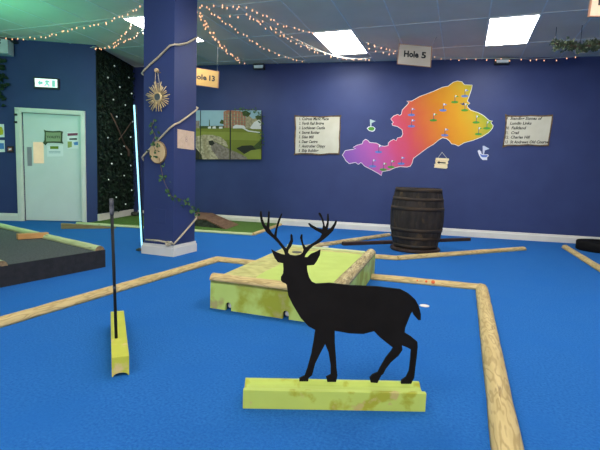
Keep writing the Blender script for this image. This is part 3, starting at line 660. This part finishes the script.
m = MB(); m.prism(pts(LEFT, [(8.8, 147.6), (12.8, 147.6), (13, 151), (9, 151)], .0325), -LEFT.n*.002); m.build('face', RED, sw)
m = MB(); m.prism(pts(LEFT, [(9.6, 148.8), (12.2, 148.4), (12.3, 149.8), (9.7, 150.4)], .0332), -LEFT.n*.0005); m.build('label', PAPER, sw)
SPK = Frame(LEFT.w(0, 0, .16), LEFTD)
spk = thing('loudspeaker', 'grey box loudspeaker mounted high in the top left corner', 'loudspeaker', LEFT.w(*LEFT.px(3, 47), .1))
m = MB(); m.prism(pts(SPK, [(-8, 39), (10.6, 41), (11, 55.2), (-8, 54)], .1), -SPK.n*.2); m.build('cabinet', GREYP, spk, bevel=.008)
m = MB(); m.box(SPK.w(*SPK.px(11, 40.5), -.05), .1, .14, .035, (LEFT.u, LEFT.n, Vector((0, 0, 1)))); m.build('bracket', DKP, spk)
m = MB()
for y in (41.8, 44.6): m.prism(ell(SPK, 3, y, 1.2, 1, .1035, 12), -SPK.n*.003)
m.build('vent', DKP, spk)
gp = [LEFT.w(*LEFT.px(x, y), .05) for x, y in ((1, 63), (.5, 72), (1.5, 82), (.5, 92), (1, 100))]
vine('dark greenery hanging on the wall at the left edge below the loudspeaker', gp, 90, .09, HEDGE, 'ivy_garland', .07, 'garland', LEFT.n)

# ------------------------------------------------------------------ the back wall: pictures
def clip(poly, x0, x1, y0, y1):
    def cut(P, f, g):
        R = []
        for k in range(len(P)):
            a, b = P[k-1], P[k]
            if f(b):
                if not f(a): R.append(g(a, b))
                R.append(b)
            elif f(a): R.append(g(a, b))
        return R
    def gx(X): return lambda a, b: (X, a[1]+(b[1]-a[1])*(X-a[0])/(b[0]-a[0]))
    def gy(Y): return lambda a, b: (a[0]+(b[0]-a[0])*(Y-a[1])/(b[1]-a[1]), Y)
    for f, g in ((lambda p: p[0] >= x0, gx(x0)), (lambda p: p[0] <= x1, gx(x1)), (lambda p: p[1] >= y0, gy(y0)), (lambda p: p[1] <= y1, gy(y1))):
        if poly: poly = cut(poly, f, g)
    return poly
PIC = [flat('pic_sky', .27, .43, .47), flat('pic_grass', .17, .20, .035), flat('pic_brick', .34, .15, .09), mat('pic_stone', (0.36, 0.32, 0.18), (0.2, 0.18, 0.1), scale=22, rough=.75, detail=6), mat('pic_path', (0.24, 0.21, 0.17), (0.13, 0.11, 0.085), scale=22, rough=.75, detail=6), flat('pic_dark', .03, .035, .025), flat('pic_white', .62, .63, .58), flat('pic_tree', .06, .09, .03), flat('pic_lawn', .22, .26, .05), mat('pic_pale_stone', (0.46, 0.42, 0.27), (0.2, 0.18, 0.1), scale=22, rough=.75, detail=6)]
layers = [([(165, 105), (265, 105), (265, 131), (165, 131)], 0), ([(165, 127.6), (265, 127.6), (265, 165), (165, 165)], 1), ([(165, 131), (265, 133), (265, 141), (165, 138)], 8),
 ([(165, 122), (200, 121.5), (200.5, 128.6), (165, 129)], 3), ([(196, 121), (200.6, 121), (200.6, 128), (196, 128)], 4), ([(200.6, 126.3), (225, 126), (225, 128.6), (200.6, 128.9)], 7), ([(209, 127), (212, 126.6), (212, 128.8), (209, 128.8)], 6), ([(213.5, 127), (216.5, 126.4), (217, 128.8), (213.5, 128.8)], 6), ([(220, 127.1), (223.5, 126.8), (223.5, 128.8), (220, 128.8)], 6),
 ([(210.2, 120), (210.7, 120), (211, 126.5), (210, 126.5)], 7), ([(220.5, 123), (222.5, 119.8), (225, 121), (225, 124.5), (221.5, 124)], 7),
 ([(224.6, 112), (229, 110.5), (240, 111.5), (246.5, 113), (246.5, 128.5), (224.6, 128)], 2)]
for k in range(5): layers.append(([(224.8, 114.6+2.7*k), (246.3, 115+2.7*k), (246.3, 115.7+2.7*k), (224.8, 115.3+2.7*k)], 4))
for k in range(7): layers.append(([(226+3*k, 112.5), (226.9+3*k, 112.5), (226.9+3*k, 128), (226+3*k, 128)], 3))
layers += [([(234, 127), (237, 125), (245, 126), (247, 128.6), (234, 128.8)], 6), ([(246.5, 118), (250, 116), (254, 119.5), (258, 118), (263, 121), (263, 129.6), (246.5, 128.8)], 3), ([(251, 128.2), (255, 122.5), (260, 120), (263, 123), (263, 129.5), (253, 129.3)], 6), ([(243, 112), (247, 111), (252, 114), (249, 117.5), (244, 116)], 7), ([(256, 117), (259, 115.5), (263, 117), (263, 120), (258, 120)], 7),
 ([(241, 127.4), (244, 127.6), (250, 130.8), (263, 132.6), (263, 133.6), (249, 131.8)], 6),
 ([(237.5, 148.5), (243, 146), (252, 145.5), (259, 147), (263, 147), (263, 150), (255, 152), (249, 155.5), (245, 154)], 5), ([(254, 147), (263, 139), (263, 151), (258, 150)], 7), ([(245, 154.5), (252, 150.5), (263, 149), (263, 162), (246, 162)], 8),
 ([(209, 141), (215, 141.5), (224, 146), (232, 150), (240, 153.5), (247, 157), (251, 162), (215, 162), (211, 152)], 4),
 ([(165, 139), (197, 137), (205, 135), (214, 135.2), (222, 137.4), (227.5, 142), (229.5, 147.8), (224, 145.4), (216, 141.5), (211, 141.5), (213, 150), (219, 158), (222, 163), (206, 163), (201, 153), (193, 147), (180, 150), (165, 163)], 9), ([(210, 141.2), (214, 140.6), (216, 143.5), (213.5, 146), (210.6, 145)], 5),
 ([(203, 137), (209, 136.4), (208, 144), (212, 158), (207, 158), (204, 147)], 3), ([(190, 147), (197, 148), (203, 155), (203.5, 162), (180, 162), (182, 152)], 5)]
for x0, x1, lab in ((173, 201.2, 'left canvas of the golf landscape triptych, mostly hidden behind the column'), (201.9, 230.6, 'middle canvas of the golf landscape triptych, with stone bridge and sea horizon'), (231.8, 262, 'right canvas of the golf landscape triptych, with red brick hotel and stream')):
    y0, y1 = 110.7, 159.4
    c_ = thing('canvas_print', lab, 'picture', BACK.w(*BACK.px((x0+x1)/2, 135)), 'golf landscape triptych on the back wall')
    m = MB(); m.prism(pts(BACK, [(x0, y0), (x1, y0+.4), (x1, y1+.3), (x0, y1)], .045), -BACK.n*.044); m.build('canvas', flat('canvas_edge', .05, .06, .05), c_)
    m = MB()
    for k, (l, mi) in enumerate(layers):
        cl = clip(list(l), x0, x1, y0, y1)
        if len(cl) > 2: m.face(pts(BACK, cl, .0455+.0005*k), mi)
    m.build('printed_scene', PIC, c_)
m = MB(); 
vine('ivy garland hanging down the right edge of the golf picture', [BACK.w(*BACK.px(x, y), .07) for x, y in ((236, 110), (246, 109.8), (257, 111), (262, 116), (263, 126), (262.5, 138), (262, 150))], 60, .042, LEAF, 'ivy_garland', .030, 'garland', BACK.n)

# parchment lists
def parchment(label, outline, inner, lines, cap):
    c_ = thing('list_board', label, 'sign board', BACK.w(*BACK.px(sum(p[0] for p in outline)/len(outline), sum(p[1] for p in outline)/len(outline))), 'parchment hole lists on the back wall')
    m = MB(); m.prism(pts(BACK, outline, .018), -BACK.n*.017); m.build('board', BURN, c_)
    m = MB(); m.prism(pts(BACK, inner, .0195), -BACK.n*.0014); m.build('face', PARCH, c_)
    for t_, x0, x1, y in lines:
        m = MB(); text_mb(m, t_, BACK, x0, x1, y, cap, .0205, shear=.22, bold=.03); m.build('text_line', INK, c_)
ys = [120.3, 124.8, 129.3, 133.9, 138.4, 143, 147.5, 151.9]
tx = [('Culross Magic Place', 328.8), ('Forth Rail Bridge', 324), ('Lochleven Castle', 325), ('Secret Bunker', 320), ('Eden Mill', 314), ('Deer Centre', 317.7), ('Anstruther Chippy', 325.6), ('Ship Building', 318.8)]
ln = []
for k, (t_, x1) in enumerate(tx): ln += [(f'{k+1}.', 299.4-.07*k, 300.9-.07*k, ys[k]), (t_, 302.3-.08*k, x1, ys[k])]
parchment('cream parchment list of holes 1 to 8 between the golf picture and the map', [(294.6, 115), (300, 115.8), (310, 116), (320, 116.6), (330, 115.8), (341.6, 115.2), (340.6, 118.5), (340.8, 128), (340, 138), (340.4, 147), (339.4, 154.8), (330, 154.2), (321, 155.4), (310, 154.4), (300, 154.4), (293.8, 155.2), (295, 152), (294.4, 140), (295.2, 128), (294.6, 119)],
          [(295.8, 117), (310, 117.2), (322, 117.9), (332, 117), (339.8, 117), (339.6, 128), (338.9, 138), (339.2, 147), (338.4, 153.2), (330, 153), (321, 154), (310, 153), (300, 153), (295.6, 153.6), (295.8, 140), (296.4, 128)], ln, 2.75)
ys = [119.9, 124.7, 129.4, 134.2, 138.6, 143.4]
ln = [('9.', 506.2, 507.9, ys[0]), ('Standing Stones of', 509.8, 541.8, ys[0]), ('Lundin Links', 509.6, 531.2, ys[1]), ('10.', 505.6, 508.6, ys[2]), ('Falkland', 511, 525.8, ys[2]), ('11.', 505.3, 508, ys[3]), ('Crail', 510.8, 518.8, ys[3]), ('12.', 504.9, 508.2, ys[4]), ('Charles Hill', 510.4, 529.6, ys[4]), ('13.', 504.6, 507.8, ys[5]), ('St Andrews Old Course', 509.6, 547.8, ys[5])]
parchment('cream parchment list of holes 9 to 13 to the right of the map', [(505, 114), (508, 115.4), (520, 115.8), (530, 115.2), (541, 115.6), (549, 115), (552.8, 114.6), (552.6, 120), (551, 130), (549.4, 139), (548.6, 145.8), (540, 146.4), (528, 145.4), (518, 146), (508, 145.8), (502.2, 147.8), (502.8, 144), (504.4, 134), (505.4, 122)],
          [(506.4, 117), (520, 117.2), (530, 116.6), (541, 117), (551.4, 116.6), (551, 120), (549.6, 130), (548, 139), (547.4, 144.5), (540, 145.2), (528, 144.2), (518, 144.8), (508, 144.6), (503.8, 145.2), (505.6, 134), (506.6, 122)], ln, 2.75)

# ------------------------------------------------------------------ coloured map
M1 = lambda l: [(340+x/6.425, 110+y/6.425) for x, y in l]
M2 = lambda l: [(400+x/6, 75+y/6) for x, y in l]
mo = M1([(18,290),(35,262),(60,258),(80,255),(102,248),(85,240),(110,228),(145,218),(150,200),(165,190),(180,198),(190,210),(235,215),(265,232),(285,235),(310,230),(312,212),(325,200),(345,190),(362,200),(370,180),(395,175),(405,155),(400,125),(370,105),(340,98),(335,88),(345,80),(328,58),(345,40),(370,30)])
mo += M2([(0,245),(10,235),(15,210),(45,180),(55,165),(42,157),(70,158),(120,130),(200,100),(255,75),(290,68),(320,45),(345,38),(370,42),(385,60),(432,62),(428,85),(412,130),(402,158),(418,170),(402,180),(405,195),(425,213),(470,228),(500,245),(520,262),(535,275),(553,277),(543,287),(558,305),(552,320),(530,345),(490,370),(440,390),(385,405),(350,425),(330,415),(310,412),(298,395),(280,380),(255,375),(230,390),(200,415),(165,435),(145,450)])
mo += M1([(470,310),(460,345),(450,360),(430,365),(385,362),(350,370),(320,385),(270,395),(265,420),(250,408),(200,380),(160,360),(135,335),(118,348),(100,335),(60,343),(40,325)])
def offset(poly, r):
    n = len(poly); area = sum(poly[k-1][0]*poly[k][1]-poly[k][0]*poly[k-1][1] for k in range(n)); sg_ = 1 if area > 0 else -1; R = []
    for k in range(n):
        a, b, c = poly[k-1], poly[k], poly[(k+1) % n]
        t1 = Vector((b[0]-a[0], b[1]-a[1])).normalized(); t2 = Vector((c[0]-b[0], c[1]-b[1])).normalized()
        nn = Vector((t1.y, -t1.x))+Vector((t2.y, -t2.x)); nn = nn.normalized() if nn.length > .2 else Vector((t1.y, -t1.x)); R.append((b[0]+nn.x*r*sg_, b[1]+nn.y*r*sg_))
    return R
mp_c = BACK.w(*BACK.px(420, 130)); mapo = thing('wall_map', 'large rainbow-coloured county map cutout with white outline on the navy wall', 'map', mp_c)
m = MB(); m.prism(pts(BACK, offset(mo, .55), .005), -BACK.n*.004); m.build('white_border', flat('border_white', .82, .80, .76), mapo)
mm = bpy.data.materials.new('map_rainbow'); mm.use_nodes = True; t = mm.node_tree; bs = t.nodes['Principled BSDF']; bs.inputs['Roughness'].default_value = .7; bs.inputs['Specular IOR Level'].default_value = .1
tcn = nd(t, 'ShaderNodeTexCoord'); sx = nd(t, 'ShaderNodeVectorMath', operation='DOT_PRODUCT'); sx.inputs[1].default_value = (.93*BACK.u.x, .93*BACK.u.y, .36)
t.links.new(tcn.outputs['Object'], sx.inputs[0])
nz = nd(t, 'ShaderNodeTexNoise'); nz.inputs['Scale'].default_value = 5; nz.inputs['Detail'].default_value = 8; t.links.new(tcn.outputs['Object'], nz.inputs['Vector'])
ma = nd(t, 'ShaderNodeMath', operation='MULTIPLY_ADD'); ma.inputs[1].default_value = .22; t.links.new(nz.outputs['Fac'], ma.inputs[0]); t.links.new(sx.outputs['Value'], ma.inputs[2])
mr = nd(t, 'ShaderNodeMapRange'); mr.inputs['From Min'].default_value = -1.42; mr.inputs['From Max'].default_value = 1.42; t.links.new(ma.outputs[0], mr.inputs[0])
cr_ = nd(t, 'ShaderNodeValToRGB'); el = cr_.color_ramp.elements
stops = [(0, (0.206, 0.09, 0.378)), (0.1, (0.269, 0.103, 0.393)), (0.22, (0.443, 0.11, 0.363)), (0.35, (0.569, 0.082, 0.198)), (0.47, (0.585, 0.082, 0.105)), (0.56, (0.617, 0.138, 0.05)), (0.68, (0.633, 0.227, 0.024)), (0.78, (0.649, 0.317, 0.022)), (0.86, (0.569, 0.386, 0.031)), (0.93, (0.301, 0.371, 0.037)), (1, (0.143, 0.302, 0.031))]
el[0].position, el[0].color = stops[0][0], (*stops[0][1], 1); el[1].position, el[1].color = 1, (*stops[-1][1], 1)
for p, c in stops[1:-1]: e = el.new(p); e.color = (*c, 1)
t.links.new(mr.outputs[0], cr_.inputs[0]); t.links.new(cr_.outputs[0], bs.inputs['Base Color'])
m = MB(); m.prism(pts(BACK, mo, .0065), -BACK.n*.0014); m.build('map_face', mm, mapo)
def flag(x, y, c, parent):
    m = MB(); c_ = BACK.w(*BACK.px(x, y))
    m.face(ell(BACK, x, y, 3.7, 1.3, .0075), 0)
    m.face(pts(BACK, [(x+.05, y-6.9), (x+.65, y-6.9), (x+.45, y), (x-.15, y)], .008), 1)
    m.face(pts(BACK, [(x+.5, y-7), (x+2.2, y-6.4), (x+.45, y-4.6)], .0085), 2); m.face(pts(BACK, [(x+1.6, y-6.6), (x+4.2, y-5.6), (x+1.3, y-4.8)], .0083), 0)
    return m.build('flag_marker', [FLB if c == 'b' else FLG, FLP, FLW], parent)
for l, f_, c in (([(68,240),(68,308),(258,212),(268,362),(388,127)], M2, 'b'), ([(200,272),(328,163),(388,212),(456,285),(520,320),(470,355)], M2, 'g'), ([(248,270),(210,362),(393,345)], M1, 'b'), ([(278,383),(328,367)], M1, 'g')):
    for x, y in f_(l): flag(x, y, c, mapo)
m = MB(); m.face(pts(BACK, M2([(358, 168), (372, 172), (384, 164), (386, 182), (372, 180)]), .008)); m.build('inlet', NAVY, mapo)
def isle(label, border, inner, c, flags, name):
    o_ = thing('island_cutout', label, 'map cutout', BACK.w(*BACK.px(*border[0])), 'island cutouts beside the map')
    m = MB(); m.prism(pts(BACK, border, .005), -BACK.n*.004); m.build('white_border', FLW, o_); m = MB(); m.prism(pts(BACK, inner, .006), -BACK.n*.0009); m.build('island', c, o_)
    m = MB(); m.prism(pts(BACK, flags, .0055), -BACK.n*.004); m.build('flag', flat('pale_flag', .42, .55, .50) if c is FLG else flat('pale_blue_flag', .50, .56, .66), o_)
isle('small green island with a flag, cut out left of the map', M1([(172, 118), (185, 106), (195, 106), (215, 106), (228, 118), (222, 134), (208, 140), (186, 134)]), M1([(178, 119), (192, 109), (214, 109), (223, 119), (216, 131), (206, 134), (188, 130)]), FLG, M1([(192, 60), (200, 62), (230, 72), (203, 84), (202, 106), (194, 106)]), 'g')
K = lambda l: [(420+x/7.5, 140+y/7.5) for x, y in l]
isle('small blue island with a flag, cut out below the right end of the map', K([(432, 82), (445, 74), (458, 86), (462, 104), (480, 108), (510, 108), (515, 120), (502, 132), (504, 150), (470, 150), (455, 136), (442, 112)]), K([(448, 104), (470, 112), (506, 112), (508, 120), (496, 130), (470, 130), (458, 124)]), FLB, K([(470, 44), (482, 44), (520, 66), (486, 78), (480, 106), (470, 106)]), 'b')
SLATW = mat('slat_wood', (.84, .70, .42), (.76, .61, .34), scale=8, rough=.7)
ar = thing('arrow_sign', 'small slatted wooden sign with a black left arrow hanging below the map', 'sign', BACK.w(*BACK.px(441, 163)))
for l in ([(119, 134), (216, 139), (218, 152), (208, 158), (116, 152)], [(113, 153), (208, 159), (211, 178), (203, 184), (115, 178), (117, 166)], [(107, 179), (204, 185), (206, 208), (196, 215), (104, 207), (110, 194)]):
    m = MB(); m.prism(pts(BACK, K(l), .016), -BACK.n*.014); m.build('slat', SLATW, ar)
m = MB(); m.prism(pts(BACK, K([(126, 167), (146, 157), (145, 164), (192, 168), (192, 177), (145, 174), (146, 182)]), .0175), -BACK.n*.001); m.build('arrow', INK, ar)
m = MB(); m.tube([BACK.w(*BACK.px(*p), .012) for p in K([(133, 136), (165, 92)])], .0045, 6); m.tube([BACK.w(*BACK.px(*p), .012) for p in K([(165, 92), (202, 138)])], .0045, 6); m.build('string', CORD, ar)
# emergency lights
for l, lab in (([(253.8, 62.6), (265.6, 62.6), (266.8, 70.0), (254.6, 70.4)], 'small emergency light at the top of the back wall above the golf picture'), ([(494.8, 57.5), (509.4, 57.2), (508.4, 65), (494, 65.4)], 'small emergency light at the top of the back wall, right of the map')):
    o_ = thing('emergency_light', lab, 'emergency light', BACK.w(*BACK.px(l[0][0]+5, l[0][1]+4)), 'emergency lights on the back wall')
    a0, z0 = BACK.px(*l[3]); a1, z1 = BACK.px(*l[1]); z1 = min(z1, H-.015)
    m = MB(); m.prism([BACK.w(a, z, .09) for a, z in ((a0, z0), (a1, z0), (a1, z1), (a0, z1))], -BACK.n*.089); m.build('housing', DKP, o_, bevel=.006)
    e_ = .025; m = MB(); m.prism([BACK.w(a, z, .097) for a, z in ((a0+e_, z0+.02), (a1-e_, z0+.02), (a1-e_*.6, z1-.03), (a0+e_*.6, z1-.03))], -BACK.n*.009); m.build('lens', LENS, o_)

# ------------------------------------------------------------------ hanging hole signs
def hang(label, fr, corners, material, words, ty, cap, slope, cords, ceil_tops, thick=.012):
    P4 = [fr.w(*fr.px(*c)) for c in corners]; c_ = (P4[0]+P4[2])/2
    o_ = thing('hanging_sign', label, 'sign', c_, 'hole number signs hung from the ceiling')
    m = MB(); m.prism(P4, -fr.n*thick); m.build('board', SEDGE, o_)
    ctr = sum(P4, Vector())/4
    m = MB(); m.prism([ctr+(p-ctr)*1.0-((p-ctr).normalized()*.016)+fr.n*.001 for p in P4], -fr.n*.001); m.build('face', material, o_)
    for body, tx0, tx1 in words:
        m = MB(); text_mb(m, body, fr, tx0, tx1, ty+slope*(tx0-words[0][1]), cap, .002, slope=slope, bold=.042); m.build('lettering', INK, o_)
    for a, b in zip(cords, ceil_tops):
        s_ = fr.w(*fr.px(*a))-fr.n*thick/2
        if b is None: e_ = Vector((s_.x, s_.y, H))
        else: e_ = s_+fr.u*b; e_.z = H
        m = MB(); m.tube([s_, e_], .0025, 6); m.build('cord', CORD, o_)
h5 = Frame((0, 6.95, 0), (1, 0, 0))
hang('pale wooden hanging sign reading Hole 5 in front of the map', h5, [(398.9, 43.6), (432.3, 46.3), (431, 67.4), (396.7, 64.2)], SIGN5, [('Hole', 403.8, 418.6), ('5', 421.3, 426)], 56.4, 5.8, .085, [(399.8, 44.4), (431.6, 46.8)], [-.03, .06])
h13 = Frame((-3.9, 6.35, 0), (.97, -.1, 0))
hang('orange pine hanging sign reading Hole 13, partly behind the column', h13, [(186.5, 66.2), (218.9, 71.4), (218.3, 88.2), (186, 83.6)], SIGN13, [('Hole', 191.5, 206.8), ('13', 209.2, 215)], 78.2, 5, .13, [(187, 66.5), (217, 72)], [None, None])
hx = Frame((2.0, 4.4, 0), (.98, .15, 0))
hang('pale orange hanging sign cut off at the top right corner', hx, [(592.5, -14), (644, -14), (642, 16.8), (587.8, 16.8)], mat('peach_ply', (.70, .48, .33), (.64, .43, .29), scale=6, rough=.7), [('Hole', 598, 622)], 5, 8.5, 0, [(594, -13), (641, -13)], [None, None])

# ------------------------------------------------------------------ string lights and garland
bulb0 = None
def cpoint(x, y, drop):
    p = PP(x, y, (0, 0, H-drop), Vector((0, 0, 1)))
    if (p-Vector((0, D, 0))).dot(BACK.n) < .05 or p.y > D+M*p.x-.05 or p.y < 0:
        p = BACK.w(*BACK.px(x, y), .06)
    if (p-CORN).dot(LEFT.n) < .05 and p.x < -6.0 and p.z > 2.5: p = LEFT.w(*LEFT.px(x, y), .06)
    p.z = min(p.z, H-.03)
    return p
def lights(label, path, n, drop=.07, jit=.022):
    global bulb0
    P_ = [cpoint(x, y, drop) for x, y in path]; Q = []
    for k in range(len(P_)-1):
        p_1, p0_, p1_, p2_ = P_[max(k-1, 0)], P_[k], P_[k+1], P_[min(k+2, len(P_)-1)]
        for s_ in range(4):
            t_ = s_/4; Q.append(.5*((2*p0_)+(p1_-p_1)*t_+(2*p_1-5*p0_+4*p1_-p2_)*t_*t_+(3*p0_-p_1-3*p1_+p2_)*t_**3))
    Q.append(P_[-1])
    th_ = thing('string_lights', label, 'string lights', Q[0], 'warm fairy lights strung under the ceiling')
    m = MB(); m.tube(Q, .0035, 5); m.build('wire', WIRE, th_)
    # evenly spaced bulbs, each hanging a little off the wire
    cum = [0]
    for a, b in zip(Q, Q[1:]): cum.append(cum[-1]+(b-a).length)
    for k in range(n):
        s_ = cum[-1]*(k+.5+random.uniform(-.25, .25))/n; i = max(j for j in range(len(cum)) if cum[j] <= s_); i = min(i, len(Q)-2)
        p = Q[i].lerp(Q[i+1], (s_-cum[i])/max(cum[i+1]-cum[i], 1e-6))+Vector((random.uniform(-jit, jit), random.uniform(-jit, jit), -random.uniform(.004, jit*1.6)))
        if bulb0 is None:
            m = MB(); m.lathe((0, 0, 0), [(.002, -.013), (.0055, -.009), (.007, -.002), (.0055, .005), (.003, .010)], 8); bulb0 = m.build('bulb', BULB, th_, loc=p-WORLD[th_.name], rot=(0, 0, 0))
        else: copy_part(bulb0, th_, p-WORLD[th_.name])
lights('fairy lights swagged from the loudspeaker across the top left ceiling', [(0, 36.5), (12, 37.5), (25, 37), (45, 35), (60, 32), (77, 27), (100, 23.5), (120, 15), (143, 5)], 30)
lights('fairy lights from the wall corner rising steeply towards the column', [(90, 47.5), (100, 48.2), (110, 45), (118, 40), (125, 31), (134, 22), (143, 15)], 16)
lights('lower fairy light strand from the wall corner to the column', [(92, 46.5), (104, 47), (114, 46), (121, 42), (130, 37.5), (143, 30)], 15)
lights('dense fairy light strand dropping from the column to the wall above the golf picture', [(197, 10), (203, 20), (212, 31), (219, 42), (228, 50), (236, 56.5), (244, 62.5)], 26, jit=.03)
lights('second fairy light strand dropping beside the dense one right of the column', [(198, 4), (206, 24), (214, 36), (222, 46), (232, 54), (243, 60)], 20, jit=.03)
lights('fairy light strand from the column top down to the wall above the left parchment', [(197, 1), (207, 5), (216, 14), (227, 22.5), (243, 33), (256, 42), (268, 49), (280, 54.5), (295, 59.5), (305, 61)], 30)
lights('long fairy light strand passing just below the left ceiling panel', [(207, 2), (222, 6), (240, 8), (258, 20), (275, 31), (296, 42), (320, 51.5), (345, 57.5), (368, 59.5)], 30)
lights('fairy light strand looping above the left ceiling panel and behind the Hole 5 sign', [(212, 15), (230, 15), (250, 15.5), (268, 24), (284, 33), (305, 43.5), (330, 54.5), (350, 58.8), (372, 58)], 24)
lights('short fairy light strand crossing the ceiling left of the first panel', [(220, 4), (240, 5), (262, 13), (275, 21), (285, 25), (300, 29.5), (316, 34)], 18)
lights('fairy light strand from the left ceiling panel to the Hole 5 sign', [(366, 42), (375, 44.5), (386, 47.5), (398, 50.5), (410, 53)], 10)
lights('lower fairy light strand behind the Hole 5 sign', [(367, 48), (380, 51), (392, 53), (410, 55), (432, 56)], 10)
lights('fairy lights running along the top of the back wall at the right', [(430, 55.5), (445, 57.5), (465, 58), (485, 58.4), (505, 58.3), (530, 59), (550, 58.3), (570, 57), (584, 55.5)], 17)
gpth = [PP(x, y, (0, 6.9, 0), Vector((0, 1, 0))) for x, y in ((555, 44), (562, 45), (570, 46), (580, 47.5), (590, 46), (600, 44.5), (612, 43))]
gl = vine('leafy green garland hanging under the ceiling at the top right', gpth, 460, .05, LEAF2, 'leaf_garland', .033, 'garland', None, .02)
for k in (0, 3, 6):
    m = MB(); m.tube([gpth[k], Vector((gpth[k].x, gpth[k].y, H))], .004, 6); m.build('hook', DKP, gl)

# ------------------------------------------------------------------ light and view
g = bpy.data.lights.new('green_flood', 'POINT'); g.energy = 30; g.color = (.14, 1, .52); g.shadow_soft_size = .12
go = bpy.data.objects.new('green_flood', g); COL.objects.link(go); go.location = (-5.85, 3.85, 1.95)
w_ = bpy.data.worlds.new('world'); sc.world = w_; w_.use_nodes = True
w_.node_tree.nodes['Background'].inputs[0].default_value = (.02, .02, .02, 1)
sc.view_settings.view_transform = 'Standard'; sc.view_settings.look = 'None'; sc.view_settings.gamma = 1; sc.view_settings.exposure = .85
sc.view_settings.use_curve_mapping = False
